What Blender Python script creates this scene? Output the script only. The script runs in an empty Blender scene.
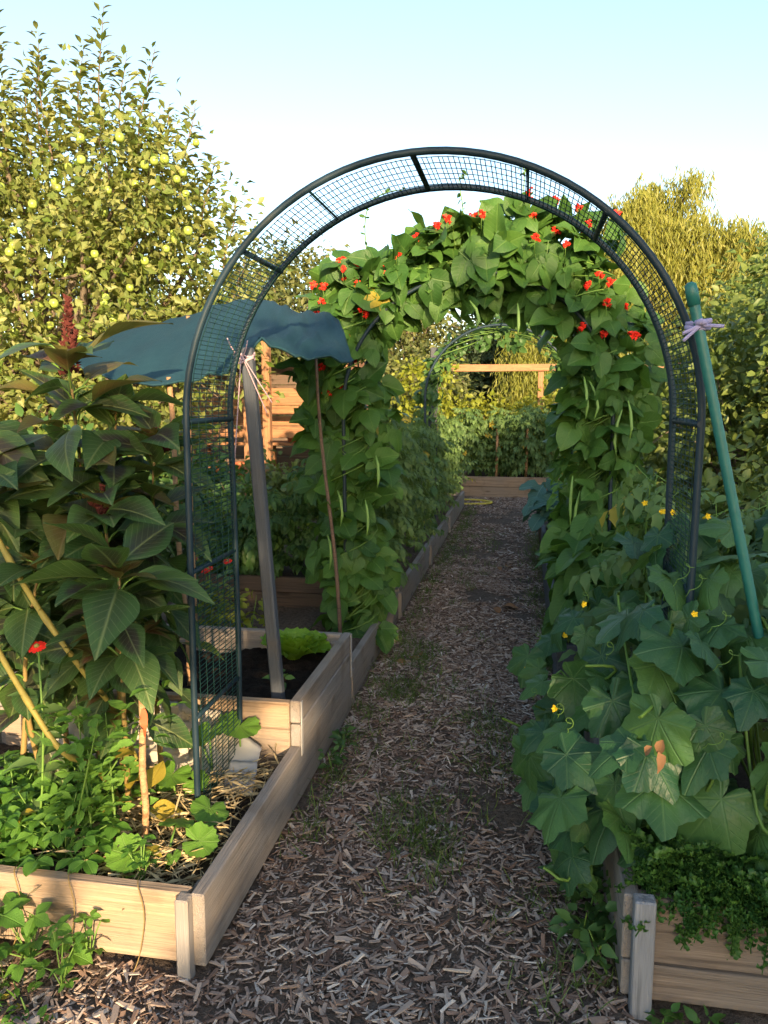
import bpy, bmesh, math, random
import numpy as np
from mathutils import Vector, Matrix

# ------------------------------------------------------------------ camera, sky, sun, exposure
SC = bpy.context.scene
COL = SC.collection
R = math.radians
SUN_EL, SUN_AZ = 12.0, 20.0          # low evening sun behind the viewer, a little to the right
cam_d = bpy.data.cameras.new('camera')
cam = bpy.data.objects.new('camera', cam_d)
COL.objects.link(cam)
cam.location = (0, 0, 1.5)
cam.rotation_euler = (R(90 - 8.07), 0, R(10.02))
cam_d.sensor_fit = 'VERTICAL'
cam_d.sensor_height = 36.0
cam_d.lens = 790 / 1024 * 36.0
cam_d.clip_start = 0.05
cam_d.clip_end = 2000
SC.camera = cam
W = bpy.data.worlds.new('World')
SC.world = W
W.use_nodes = True
wn = W.node_tree
sky = wn.nodes.new('ShaderNodeTexSky')
sky.sky_type = 'NISHITA'
sky.sun_disc = False
sky.sun_elevation = R(SUN_EL)
sky.sun_rotation = R(180 - SUN_AZ)
sky.air_density = 1.0
sky.dust_density = 1.4
sky.ozone_density = 1.0
wn.nodes['Background'].inputs['Strength'].default_value = 0.15
wn.links.new(sky.outputs[0], wn.nodes['Background'].inputs['Color'])
sun_d = bpy.data.lights.new('sun', 'SUN')
sun_d.energy = 5.0
sun_d.angle = R(0.53)
sun_d.color = (1.0, 0.72, 0.42)
sun = bpy.data.objects.new('sun', sun_d)
COL.objects.link(sun)
_d = Vector((-math.sin(R(SUN_AZ)) * math.cos(R(SUN_EL)), math.cos(R(SUN_AZ)) * math.cos(R(SUN_EL)), -math.sin(R(SUN_EL))))
sun.rotation_euler = _d.to_track_quat('-Z', 'Y').to_euler()
sun.location = (10, -20, 12)
SC.view_settings.view_transform = 'Standard'
SC.view_settings.look = 'None'
SC.view_settings.gamma = 1.0
SC.view_settings.use_curve_mapping = False
SC.view_settings.exposure = 1.6
SC.render.engine = 'CYCLES'
SC.cycles.max_bounces = 6
SC.cycles.transparent_max_bounces = 8

random.seed(5)
rng = np.random.default_rng(11)
CAM = np.array([0, 0, 1.5])

# ------------------------------------------------------------------ node helpers
class NT:
    def __init__(s, name):
        s.m = bpy.data.materials.new(name)
        s.m.use_nodes = True
        s.t = s.m.node_tree
        s.t.nodes.clear()
        s.out = s.t.nodes.new('ShaderNodeOutputMaterial')
    def n(s, ty, **kw):
        nd = s.t.nodes.new(ty)
        for k, v in kw.items():
            if k.startswith('_'):
                setattr(nd, k[1:], v)
        for k, v in kw.items():
            if not k.startswith('_'):
                key = int(k[1:]) if k[0] == 'i' and k[1:].isdigit() else k.replace('0', ' ')
                s.set(nd.inputs[key], v)
        return nd
    def set(s, inp, v):
        if isinstance(v, bpy.types.NodeSocket):
            s.t.links.new(v, inp)
        elif isinstance(v, bpy.types.Node):
            s.t.links.new(v.outputs[0], inp)
        else:
            if isinstance(v, (tuple, list)) and len(v) == 3 and inp.type == 'RGBA':
                v = (*v, 1)
            inp.default_value = v
    def math(s, op, a, b=0.0, c=0.0, clamp=False):
        nd = s.t.nodes.new('ShaderNodeMath')
        nd.operation = op
        nd.use_clamp = clamp
        s.set(nd.inputs[0], a); s.set(nd.inputs[1], b); s.set(nd.inputs[2], c)
        return nd.outputs[0]
    def mix(s, f, a, b, mode='MIX'):
        nd = s.t.nodes.new('ShaderNodeMix')
        nd.data_type = 'RGBA'
        nd.blend_type = mode
        s.set(nd.inputs[0], f); s.set(nd.inputs[6], a); s.set(nd.inputs[7], b)
        return nd.outputs[2]
    def ramp(s, f, stops, interp='LINEAR'):
        nd = s.t.nodes.new('ShaderNodeValToRGB')
        nd.color_ramp.interpolation = interp
        el = nd.color_ramp.elements
        while len(el) < len(stops):
            el.new(0.5)
        for e, (p, c) in zip(el, stops):
            e.position = p
            e.color = (*c, 1) if len(c) == 3 else c
        s.set(nd.inputs[0], f)
        return nd.outputs[0]
    def noise(s, vec, scale, detail=3, rough=0.55):
        nd = s.t.nodes.new('ShaderNodeTexNoise')
        if vec is not None:
            s.set(nd.inputs['Vector'], vec)
        nd.inputs['Scale'].default_value = scale
        nd.inputs['Detail'].default_value = detail
        nd.inputs['Roughness'].default_value = rough
        return nd.outputs[0]
    def coord(s, which='Object'):
        return s.t.nodes.new('ShaderNodeTexCoord').outputs[which]
    def scaled(s, vec, sc, off=None):
        nd = s.t.nodes.new('ShaderNodeMapping')
        s.set(nd.inputs['Vector'], vec)
        nd.inputs['Scale'].default_value = sc
        if off is not None:
            s.set(nd.inputs['Location'], off)
        return nd.outputs[0]
    def bump(s, h, strength=0.4, dist=0.01):
        nd = s.t.nodes.new('ShaderNodeBump')
        nd.inputs['Strength'].default_value = strength
        nd.inputs['Distance'].default_value = dist
        s.set(nd.inputs['Height'], h)
        return nd.outputs[0]
    def bsdf(s, col, rough=0.6, spec=0.4, normal=None, metal=0.0):
        nd = s.t.nodes.new('ShaderNodeBsdfPrincipled')
        s.set(nd.inputs['Base Color'], col)
        s.set(nd.inputs['Roughness'], rough)
        nd.inputs['Specular IOR Level'].default_value = spec
        nd.inputs['Metallic'].default_value = metal
        if normal is not None:
            s.set(nd.inputs['Normal'], normal)
        return nd.outputs[0]
    def rnd(s):
        oi = s.t.nodes.new('ShaderNodeObjectInfo').outputs['Random']
        at = s.t.nodes.new('ShaderNodeAttribute')
        at.attribute_name = 'rnd'
        return s.math('FRACT', s.math('ADD', oi, at.outputs['Fac']))
    def done(s, sh):
        s.t.links.new(sh, s.out.inputs['Surface'])
        return s.m

def leaf_mat(name, dark, light, vein, kind='pin', trans=0.32, rough=0.5, blotch=None, veinw=0.5, nlat=9.0, tcol=None, sick=0.0):
    t = NT(name)
    r = t.rnd()
    col = t.mix(r, dark, light)
    col = t.mix(t.math('MULTIPLY', t.noise(t.coord('Object'), 9.0 if kind == 'none' else 3.5, 2), 0.35), col, tuple(c * 0.45 for c in dark))
    if sick:
        s_ = t.math('GREATER_THAN', t.math('FRACT', t.math('MULTIPLY', r, 7.13)), 1 - sick)
        col = t.mix(s_, col, (0.32, 0.26, 0.03))
    normal = None
    if kind != 'none':
        sep = t.t.nodes.new('ShaderNodeSeparateXYZ')
        t.set(sep.inputs[0], t.coord('UV'))
        u = t.math('SUBTRACT', sep.outputs[0], 0.5)
        v = sep.outputs[1]
        au = t.math('ABSOLUTE', u)
        if kind == 'pin':
            mid = t.math('SUBTRACT', 1.0, t.math('MULTIPLY', au, 28.0), clamp=True)
            q = t.math('SUBTRACT', v, t.math('MULTIPLY', au, 0.75))
            lat = t.math('SUBTRACT', t.math('ABSOLUTE', t.math('SUBTRACT', t.math('FRACT', t.math('MULTIPLY', q, nlat)), 0.5)), 0.40)
            lat = t.math('MULTIPLY', lat, 10.0, clamp=True)
        else:
            vv = t.math('SUBTRACT', v, 0.5)
            ang = t.math('ARCTAN2', u, vv)
            rad = t.math('SQRT', t.math('ADD', t.math('MULTIPLY', u, u), t.math('MULTIPLY', vv, vv)))
            k = t.math('ABSOLUTE', t.math('SUBTRACT', t.math('FRACT', t.math('ADD', t.math('DIVIDE', ang, 0.84), 0.5)), 0.5))
            dline = t.math('MULTIPLY', k, rad)
            mid = t.math('SUBTRACT', 1.0, t.math('MULTIPLY', dline, 75.0), clamp=True)
            q = t.math('SUBTRACT', rad, t.math('MULTIPLY', dline, 0.9))
            lat = t.math('SUBTRACT', t.math('ABSOLUTE', t.math('SUBTRACT', t.math('FRACT', t.math('MULTIPLY', q, 15.0)), 0.5)), 0.42)
            lat = t.math('MULTIPLY', lat, 9.0, clamp=True)
        lat = t.math('MULTIPLY', lat, 0.45)
        vf = t.math('MAXIMUM', mid, lat)
        if blotch:
            bx = t.math('MULTIPLY', au, 3.1)
            by = t.math('MULTIPLY', t.math('SUBTRACT', v, 0.45), 2.6)
            d2 = t.math('ADD', t.math('MULTIPLY', bx, bx), t.math('MULTIPLY', by, by))
            d2 = t.math('ADD', d2, t.math('MULTIPLY', t.math('SUBTRACT', t.noise(t.coord('UV'), 7.0), 0.5), 0.9))
            bf = t.math('SUBTRACT', 1.0, d2, clamp=True)
            amt = t.math('MULTIPLY', t.math('MULTIPLY', bf, 1.7, clamp=True), t.math('MULTIPLY', t.math('FRACT', t.math('MULTIPLY', r, 3.7)), 0.95), clamp=True)
            col = t.mix(amt, col, blotch)
        col = t.mix(t.math('MULTIPLY', vf, veinw), col, vein)
        cell = t.noise(t.coord('UV'), 26.0, 2)
        h = t.math('ADD', t.math('MULTIPLY', vf, -1.0), t.math('MULTIPLY', cell, 0.9))
        normal = t.bump(h, 0.5, 0.004)
    p = t.bsdf(col, rough, 0.35, normal)
    tr = t.n('ShaderNodeBsdfTranslucent', Color=t.mix(0.55, col, tcol or tuple(min(1, c * f) for c, f in zip(light, (2.2, 1.7, 0.6)))))
    ms = t.n('ShaderNodeMixShader', i0=trans, i1=p, i2=tr.outputs[0])
    return t.done(ms.outputs[0])

def wood_mat(name, c1, c2, grey, gmix=0.5, rough=0.75, scale=1.0, knots=True):
    t = NT(name)
    oi = t.t.nodes.new('ShaderNodeObjectInfo').outputs['Random']
    off = t.n('ShaderNodeCombineXYZ', X=t.math('MULTIPLY', oi, 37.0), Y=t.math('MULTIPLY', oi, 11.0), Z=t.math('MULTIPLY', oi, 5.0)).outputs[0]
    v = t.coord('Object')
    g = t.noise(t.scaled(v, (1.8 * scale, 55 * scale, 55 * scale), off), 1.0, 5, 0.65)
    g2 = t.noise(t.scaled(v, (7 * scale, 300 * scale, 300 * scale), off), 1.0, 2, 0.5)
    w = t.noise(t.scaled(v, (1.7, 4.0, 4.0), off), 1.0, 3)
    col = t.ramp(g, [(0.36, tuple(c * .75 for c in c2)), (0.47, c1), (0.55, tuple(c * .85 for c in c1)), (0.64, tuple(min(1, c * 1.3) for c in c1))])
    col = t.mix(t.math('MULTIPLY', g2, 0.4), col, c2)
    gm = t.math('MULTIPLY', t.ramp(w, [(0.35, (0, 0, 0)), (0.65, (1, 1, 1))]), gmix)
    gm = t.math('ADD', gm, t.math('MULTIPLY', oi, gmix * 0.35), clamp=True)
    col = t.mix(gm, col, t.mix(g2, grey, tuple(c * 0.7 for c in grey)))
    h = t.math('ADD', g, t.math('MULTIPLY', g2, 0.6))
    if knots:
        vo = t.n('ShaderNodeTexVoronoi', Vector=t.scaled(v, (2.6, 9.0, 9.0), off), Scale=1.0)
        kf = t.ramp(vo.outputs['Distance'], [(0.07, (1, 1, 1)), (0.16, (0, 0, 0))])
        col = t.mix(t.math('MULTIPLY', kf, 0.6), col, tuple(c * 0.35 for c in c2))
    # soil splashes and stains
    st = t.ramp(t.noise(v, 6.0, 4), [(0.56, (0, 0, 0)), (0.74, (1, 1, 1))])
    col = t.mix(t.math('MULTIPLY', st, 0.45), col, (0.10, 0.075, 0.05))
    return t.done(t.bsdf(col, rough, 0.25, t.bump(h, 0.8, 0.006)))

def plain_mat(name, col, rough=0.6, spec=0.4, var=0.25, scale=12.0, bump=0.15, metal=0.0, dirt=None):
    t = NT(name)
    n_ = t.noise(t.coord('Object'), scale, 4)
    c = t.mix(t.math('MULTIPLY', n_, var * 2), col, tuple(x * 0.55 for x in col))
    c = t.mix(t.math('MULTIPLY', t.rnd(), var), c, tuple(min(1, x * 1.5) for x in col))
    if dirt:
        d_ = t.ramp(t.noise(t.coord('Object'), scale * 0.6, 5), [(0.55, (0, 0, 0)), (0.75, (1, 1, 1))])
        c = t.mix(t.math('MULTIPLY', d_, 0.6), c, dirt)
    return t.done(t.bsdf(c, rough, spec, t.bump(n_, bump, 0.003), metal))

# ------------------------------------------------------------------ object helpers
WL = {}
def tag(o, label=None, cat=None, group=None, kind=None):
    for k, v in (('label', label), ('category', cat), ('group', group), ('kind', kind)):
        if v:
            o[k] = v
    return o
def thing(name, loc, label, cat, group=None):
    o = bpy.data.objects.new(name, None)
    o.empty_display_size = 0.05
    COL.objects.link(o)
    o.location = loc
    WL[o.name] = np.array(loc, float)
    return tag(o, label, cat, group)
def wloc(p):
    return WL.get(p.name, np.zeros(3)) if p else np.zeros(3)
def link(me, name, mats, parent=None):
    if not isinstance(mats, (list, tuple)):
        mats = [mats]
    for m in mats:
        me.materials.append(m)
    o = bpy.data.objects.new(name, me)
    COL.objects.link(o)
    o.parent = parent
    WL[o.name] = wloc(parent)
    return o

class MB:
    """collects shapes in world coordinates and links them as one mesh object"""
    def __init__(s):
        s.v, s.f, s.mi, s.r, s.sm = [], [], [], [], []
    def add(s, vs, fs, mi=0, rnd=0.0, smooth=True):
        b = len(s.v)
        s.v.extend(tuple(map(float, p)) for p in vs)
        s.f.extend(tuple(i + b for i in f) for f in fs)
        s.mi.extend([mi] * len(fs))
        s.sm.extend([smooth] * len(fs))
        s.r.extend([rnd] * len(vs))
        return s
    def box(s, c, size, rot=None, mi=0, rnd=0.0):
        vs = np.array([(x, y, z) for x in (-.5, .5) for y in (-.5, .5) for z in (-.5, .5)]) * np.array(size)
        if rot is not None:
            vs = vs @ np.array(rot).T
        vs = vs + np.array(c)
        return s.add(vs, [(0, 1, 3, 2), (4, 6, 7, 5), (0, 4, 5, 1), (2, 3, 7, 6), (0, 2, 6, 4), (1, 5, 7, 3)], mi, rnd, False)
    def tube(s, pts, r, n=8, mi=0, rnd=0.0, cap=True, squash=1.0):
        pts = np.array(pts, float)
        k = len(pts)
        rr = np.full(k, r, float) if np.isscalar(r) else np.array(r, float)
        tg = np.gradient(pts, axis=0)
        tg /= np.linalg.norm(tg, axis=1, keepdims=True) + 1e-9
        a = np.array([0, 0, 1.0]) if abs(tg[0][2]) < 0.9 else np.array([1.0, 0, 0])
        vs = []
        for i in range(k):
            a = a - tg[i] * (a @ tg[i]); a /= np.linalg.norm(a) + 1e-9
            b = np.cross(tg[i], a)
            for j in range(n):
                th = 2 * math.pi * j / n
                vs.append(pts[i] + rr[i] * (a * math.cos(th) + b * math.sin(th) * squash))
        fs = [(i * n + j, i * n + (j + 1) % n, (i + 1) * n + (j + 1) % n, (i + 1) * n + j) for i in range(k - 1) for j in range(n)]
        s.add(vs, fs, mi, rnd)
        if cap:
            b = len(s.v) - k * n
            for ring in (range(n - 1, -1, -1), range((k - 1) * n, k * n)):
                s.f.append(tuple(b + i for i in ring)); s.mi.append(mi); s.sm.append(False)
        return s
    def lathe(s, c, prof, n=16, mi=0, rnd=0.0):
        c = np.array(c)
        vs = [c + np.array([r_ * math.cos(2 * math.pi * j / n), r_ * math.sin(2 * math.pi * j / n), z]) for r_, z in prof for j in range(n)]
        fs = [(i * n + j, i * n + (j + 1) % n, (i + 1) * n + (j + 1) % n, (i + 1) * n + j) for i in range(len(prof) - 1) for j in range(n)]
        return s.add(vs, fs, mi, rnd)
    def build(s, name, mats, parent=None):
        me = bpy.data.meshes.new(name)
        off = wloc(parent)
        me.from_pydata([(x - off[0], y - off[1], z - off[2]) for x, y, z in s.v], [], s.f)
        me.polygons.foreach_set('material_index', s.mi)
        me.polygons.foreach_set('use_smooth', s.sm)
        at = me.attributes.new('rnd', 'FLOAT', 'POINT')
        at.data.foreach_set('value', s.r)
        me.update()
        return link(me, name, mats, parent)

_boxes = {}
def plank(name, p0, p1, h, th, mat, parent, bev=0.004, jit=0.004, up=(0, 0, 1)):
    """bevelled board from p0 to p1 (centre line), height h along up, thickness th; local X runs along the board"""
    p0, p1 = np.array(p0, float), np.array(p1, float)
    L = float(np.linalg.norm(p1 - p0))
    key = (round(L, 3), h, th, bev)
    if key not in _boxes:
        bm = bmesh.new()
        bmesh.ops.create_cube(bm, size=1)
        for v in bm.verts:
            v.co = (v.co.x * L, v.co.y * th, v.co.z * h)
        bmesh.ops.bevel(bm, geom=bm.edges[:], offset=bev, segments=1, affect='EDGES')
        me = bpy.data.meshes.new('plank')
        bm.to_mesh(me); bm.free()
        me.materials.append(mat)
        _boxes[key + (mat.name,)] = me
        _boxes[key] = True
    me = _boxes.get(key + (mat.name,))
    if me is None:
        src = next(v for k_, v in _boxes.items() if len(k_) == 5 and k_[:4] == key)
        me = src.copy(); me.materials.clear(); me.materials.append(mat)
        _boxes[key + (mat.name,)] = me
    x = (p1 - p0) / L
    z = np.array(up, float); z -= x * (x @ z); z /= np.linalg.norm(z)
    y = np.cross(z, x)
    c = (p0 + p1) / 2 - wloc(parent) + rng.normal(0, jit * 0.4, 3)
    M = Matrix(((x[0], y[0], z[0], c[0]), (x[1], y[1], z[1], c[1]), (x[2], y[2], z[2], c[2]), (0, 0, 0, 1)))
    o = bpy.data.objects.new(name, me)
    COL.objects.link(o)
    o.parent = parent
    o.matrix_local = M
    WL[o.name] = wloc(parent)
    return o

# ------------------------------------------------------------------ leaf templates (tip along +Y, face up +Z, unit length)
TPL = {}
def tpl(key, vs, fs, uv):
    TPL[key] = (np.array(vs, float), fs, np.array(uv, float))
def prof_at(prof, t):
    return float(np.interp(t, [p[0] for p in prof], [p[1] for p in prof]))
def pin_leaf(prof, wid, nseg=6, half=2, fold=0.25, droop=0.25, wavy=0.03, back=0.0, serr=0.0, seed=0, start=0.0, twist=0.0):
    rs = np.random.default_rng(seed)
    vs, uv, fs = [], [], []
    cols = 2 * half + 1
    ph = rs.uniform(0, 6.28)
    for i in range(nseg + 1):
        t = i / nseg
        w = wid / 2 * prof_at(prof, t)
        for j in range(-half, half + 1):
            s = j / half
            edge = abs(s) ** 2
            ww = w * (1 + (serr * (1 if i % 2 else -1) if abs(s) == 1 else 0))
            x = s * ww
            y = t - back * (1 - t) ** 2 * edge
            z = fold * abs(x) - droop * t * t + wavy * math.sin(t * 9 + ph + (2 if s > 0 else 0)) * edge
            a = twist * t
            vs.append((x * math.cos(a), y + start, z + x * math.sin(a)))
            uv.append((0.5 + s * prof_at(prof, t) * 0.5, t))
    for i in range(nseg):
        for j in range(cols - 1):
            a = i * cols + j
            fs.append((a, a + 1, a + cols + 1, a + cols))
    return vs, fs, uv
def merge(parts):
    vs, fs, uv = [], [], []
    for (v, f, u), M in parts:
        b = len(vs)
        v = np.array(v) @ M[:3, :3].T + M[:3, 3]
        vs.extend(v); uv.extend(u)
        fs.extend(tuple(i + b for i in q) for q in f)
    return vs, fs, uv
def rotz(a, loc=(0, 0, 0), s=1.0, tilt=0.0):
    c, n_ = math.cos(a), math.sin(a)
    ct, st = math.cos(tilt), math.sin(tilt)
    M = np.eye(4)
    M[:3, :3] = s * np.array([[c, -n_, 0], [n_, c, 0], [0, 0, 1]]) @ np.array([[1, 0, 0], [0, ct, -st], [0, st, ct]])
    M[:3, 3] = loc
    return M
def pal_leaf(polar, nring=(0.32, 0.68, 1.0), teeth=0.05, n=34, cup=0.0, droop=0.25, ripple=0.06, seed=0):
    rs = np.random.default_rng(seed)
    angs = np.linspace(-math.pi + 0.10, math.pi - 0.10, n)
    vs, uv, fs = [(0, 0, 0)], [(0.5, 0.5)], []
    xs, ys = [R(p[0]) for p in polar], [p[1] for p in polar]
    jit = rs.uniform(-1, 1, n)
    for k, q in enumerate(nring):
        for i, a in enumerate(angs):
            r_ = np.interp(abs(a), xs, ys)
            if k == len(nring) - 1:
                r_ *= 1 + teeth * (1 if i % 2 else -1) + teeth * 0.6 * jit[i]
            rr = r_ * q
            x, y = rr * math.sin(a), rr * math.cos(a)
            z = cup * rr * rr - droop * max(0, y) ** 2 * 0.8 - droop * 0.6 * x * x + ripple * q * q * math.cos(a / 0.84 * 2 * math.pi) + ripple * 0.5 * jit[i] * q * q
            vs.append((x, y, z)); uv.append((0.5 + x * 0.5, 0.5 + y * 0.5))
    for i in range(n - 1):
        fs.append((0, 1 + i + 1, 1 + i))
        for k in range(len(nring) - 1):
            a = 1 + k * n + i
            fs.append((a, a + 1, a + n + 1, a + n))
    # wind every face so that it looks up
    out = []
    for f in fs:
        a, b, c = (np.array(vs[i]) for i in f[:3])
        out.append(f if np.cross(b - a, c - a)[2] > 0 else tuple(reversed(f)))
    return vs, out, uv

OV = [(0, .12), (.1, .55), (.3, .98), (.42, 1), (.6, .82), (.8, .45), (.93, .16), (1, .02)]
HEART = [(0, .45), (.07, .82), (.22, 1), (.42, .97), (.62, .78), (.80, .48), (.93, .18), (1, .02)]
AMA = [(0, .06), (.07, .22), (.2, .66), (.38, 1), (.52, .97), (.7, .72), (.86, .36), (.96, .12), (1, .02)]
ELL = [(0, .08), (.25, .8), (.5, 1), (.75, .75), (1, .04)]
RND = [(0, .15), (.15, .6), (.4, .95), (.65, 1), (.85, .72), (1, .15)]
LAN = [(0, .1), (.25, .9), (.5, 1), (.8, .45), (1, .03)]
for k in range(4):
    tpl(f'ama{k}', *pin_leaf(AMA, .58 + .05 * (k % 2), 9, 3, fold=.16 + .22 * (k % 3) / 2, droop=.12 + .13 * k, wavy=.025, seed=k, twist=(.3, -.3, .15, 0)[k]))
    fo = [.18, .05, .35, -.12][k]; dr = [.18, .32, .10, .42][k]
    leaflet = lambda sd, f_, d_: pin_leaf(HEART, .92, 8, 2, fold=f_, droop=d_, wavy=.05, back=.12, seed=sd)
    tpl(f'bean{k}', *merge([(leaflet(k, fo, dr), rotz(0, (0, .42, 0), .62, -.1)),
                            (leaflet(k + 9, fo * .8, dr), rotz(1.25, (-.05, .26, 0), .56, -.25)),
                            (leaflet(k + 5, fo * .9, dr), rotz(-1.2, (.05, .25, .01), .56, -.2)),
                            (([(-.008, 0, 0), (.008, 0, 0), (.008, .45, 0), (-.008, .45, 0)], [(0, 1, 2, 3)], [(.5, .5)] * 4), np.eye(4))]))
    sl = lambda sd: pin_leaf(ELL, .72, 8, 2, fold=.32, droop=.15, wavy=.03, serr=.08, seed=sd)
    tpl(f'straw{k}', *merge([(sl(k), rotz(0, (0, .40, 0), .58)), (sl(k + 3), rotz(1.35, (-.03, .40, 0), .52, -.1)), (sl(k + 7), rotz(-1.35, (.03, .40, 0), .52, -.1)),
                             (([(-.012, 0, 0), (.012, 0, 0), (.012, .42, 0), (-.012, .42, 0)], [(0, 1, 2, 3)], [(.5, .5)] * 4), np.eye(4))]))
    w_ = .9 + .1 * k
    ps = [(0, 1.0), (8, .90), (20, .68), (30, .60 * w_), (42, .64 * w_), (54, .72 * w_), (62, .68 * w_), (78, .50 * w_), (92, .50 * w_), (108, .55 * w_), (118, .52), (135, .42), (152, .42), (166, .30), (177, .08), (180, .05)]
    tpl(f'cuc{k}', *pal_leaf(ps, teeth=.020, n=54, cup=.0, droop=.35 + .22 * (k % 3), ripple=.03 + .025 * (k % 2), seed=k))
    pr_ = [(0, .92), (30, .86), (50, .93), (75, .86), (100, .92), (125, .86), (150, .84), (168, .6), (177, .12), (180, .06)]
    tpl(f'pump{k}', *pal_leaf(pr_, teeth=.04, n=40, cup=.25 * (k % 2), droop=.18, ripple=.05, seed=k + 20))
    ll = lambda sd, w_=.55: pin_leaf(OV, w_, 5, 1, fold=.3, droop=.35, wavy=.04, serr=.18, seed=sd)
    tom = [(ll(k), rotz(0, (0, .66, -.10), .36, -.5))]
    for q, (yy, sz) in enumerate([(.16, .20), (.34, .32), (.52, .34)]):
        for sgn in (-1, 1):
            tom.append((ll(k + q), rotz(sgn * (1.15 - .1 * q), (0, yy + .02 * sgn, -.05 * q), sz, -.35)))
    tom.append((([(-.008, 0, 0), (.008, 0, 0), (.006, .7, -.11), (-.006, .7, -.11)], [(0, 1, 2, 3)], [(.5, .5)] * 4), np.eye(4)))
    tpl(f'tom{k}', *merge(tom))
    tpl(f'ell{k}', *pin_leaf(ELL, .55, 3, 1, fold=.25 + .1 * k, droop=.12 * k, wavy=.02, seed=k))
    tpl(f'ov{k}', *pin_leaf(OV, .62, 4, 1, fold=.2 + .12 * k, droop=.1 + .12 * k, wavy=.03, seed=k))
    tpl(f'lan{k}', *pin_leaf(LAN, .2, 3, 1, fold=.3, droop=.15 + .15 * k, wavy=.0, seed=k))
    tpl(f'bush{k}', *pin_leaf(HEART, .78, 7, 2, fold=.25 + .08 * k, droop=.2 + .08 * k, wavy=.03, back=.1, seed=k + 40))
    tpl(f'col{k}', *pin_leaf(RND, .75, 8, 2, fold=.25, droop=.35, wavy=.07, serr=.05, seed=k + 60))
    # frilled leaf: strap with deep ruffled side lobes
    rs = np.random.default_rng(k + 80)
    fr = [(pin_leaf([(0, .5), (1, .2)], .10, 4, 1, fold=.2, droop=.45, seed=k), np.eye(4))]
    for q in range(12):
        y_ = .12 + q * .072
        for sgn in (-1, 1):
            fr.append((pin_leaf([(0, .3), (.5, .8), (.8, 1), (1, .5)], .9, 5, 2, fold=.5, droop=-.2, wavy=.22, serr=.25, seed=k * 50 + q * 2 + sgn + 5),
                       rotz(sgn * rs.uniform(.7, 1.3), (0, y_, -.45 * y_ * y_), rs.uniform(.10, .17), rs.uniform(-.6, 1.0))))
    tpl(f'frill{k}', *merge(fr))
    # lettuce: broad ruffled fan
    vs, fs, uv = [], [], []
    for i in range(7):
        t_ = i / 6
        for j in range(13):
            s_ = j / 6 - 1
            w_ = .12 + .5 * t_ ** .8
            x_ = s_ * w_
            y_ = t_ * (1 - .35 * s_ * s_ * t_)
            z_ = .55 * abs(s_) ** 2 * t_ * .5 + .09 * t_ ** 2 * math.sin(j * 2.6 + k) + .25 * t_ * (1 - t_)
            vs.append((x_, y_, z_)); uv.append((.5 + s_ * .5, t_))
    for i in range(6):
        for j in range(12):
            a = i * 13 + j
            fs.append((a, a + 1, a + 14, a + 13))
    tpl(f'let{k}', vs, fs, uv)

def unit(a):
    return a / (np.linalg.norm(a, axis=-1, keepdims=True) + 1e-9)
def frames(P, D, N, S):
    y = unit(np.asarray(D, float))
    z = np.asarray(N, float) + 1e-3
    z = unit(z - y * (z * y).sum(1, keepdims=True))
    x = np.cross(y, z)
    Rm = np.stack([x, y, z], axis=2) * np.asarray(S, float)[:, None, None]
    return Rm, np.asarray(P, float)

for k in range(4):
    tpl(f'q{k}', *pin_leaf([(0, .1), (.5, 1), (1, .05)], .6, 2, 1, fold=.25 + .15 * k, droop=.12 * k, seed=k))
    tpl(f'wl{k}', [(0, 0, 0), (.075, .45, .0), (0, 1, -.1 * k), (-.075, .5, .01)], [(0, 1, 2, 3)], [(.5, 0), (1, .5), (.5, 1), (0, .5)])

def raw_mesh(name, V, loops, starts, totals, uv=None, rnd=None, smooth=True):
    me = bpy.data.meshes.new(name)
    me.vertices.add(len(V)); me.vertices.foreach_set('co', np.ascontiguousarray(V, np.float32).ravel())
    me.loops.add(len(loops)); me.loops.foreach_set('vertex_index', np.ascontiguousarray(loops, np.int32))
    me.polygons.add(len(starts)); me.polygons.foreach_set('loop_start', np.ascontiguousarray(starts, np.int32))
    if uv is not None:
        l = me.uv_layers.new(name='UVMap')
        l.data.foreach_set('uv', np.ascontiguousarray(uv[loops], np.float32).ravel())
    if rnd is not None:
        at = me.attributes.new('rnd', 'FLOAT', 'POINT')
        at.data.foreach_set('value', np.ascontiguousarray(rnd, np.float32))
    me.polygons.foreach_set('use_smooth', np.full(len(starts), smooth))
    me.update(calc_edges=True)
    me.validate()
    return me

_tmesh = {}
def tmesh(key, mat, name):
    k = (key, mat.name)
    if k not in _tmesh:
        v, f, uv = TPL[key]
        loops = np.array([i for q in f for i in q]); tot = np.array([len(q) for q in f])
        starts = np.concatenate([[0], np.cumsum(tot)[:-1]])
        me = raw_mesh(name, v, loops, starts, tot, uv, None, not key.startswith('chip'))
        me.materials.append(mat)
        _tmesh[k] = me
    return _tmesh[k]

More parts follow.
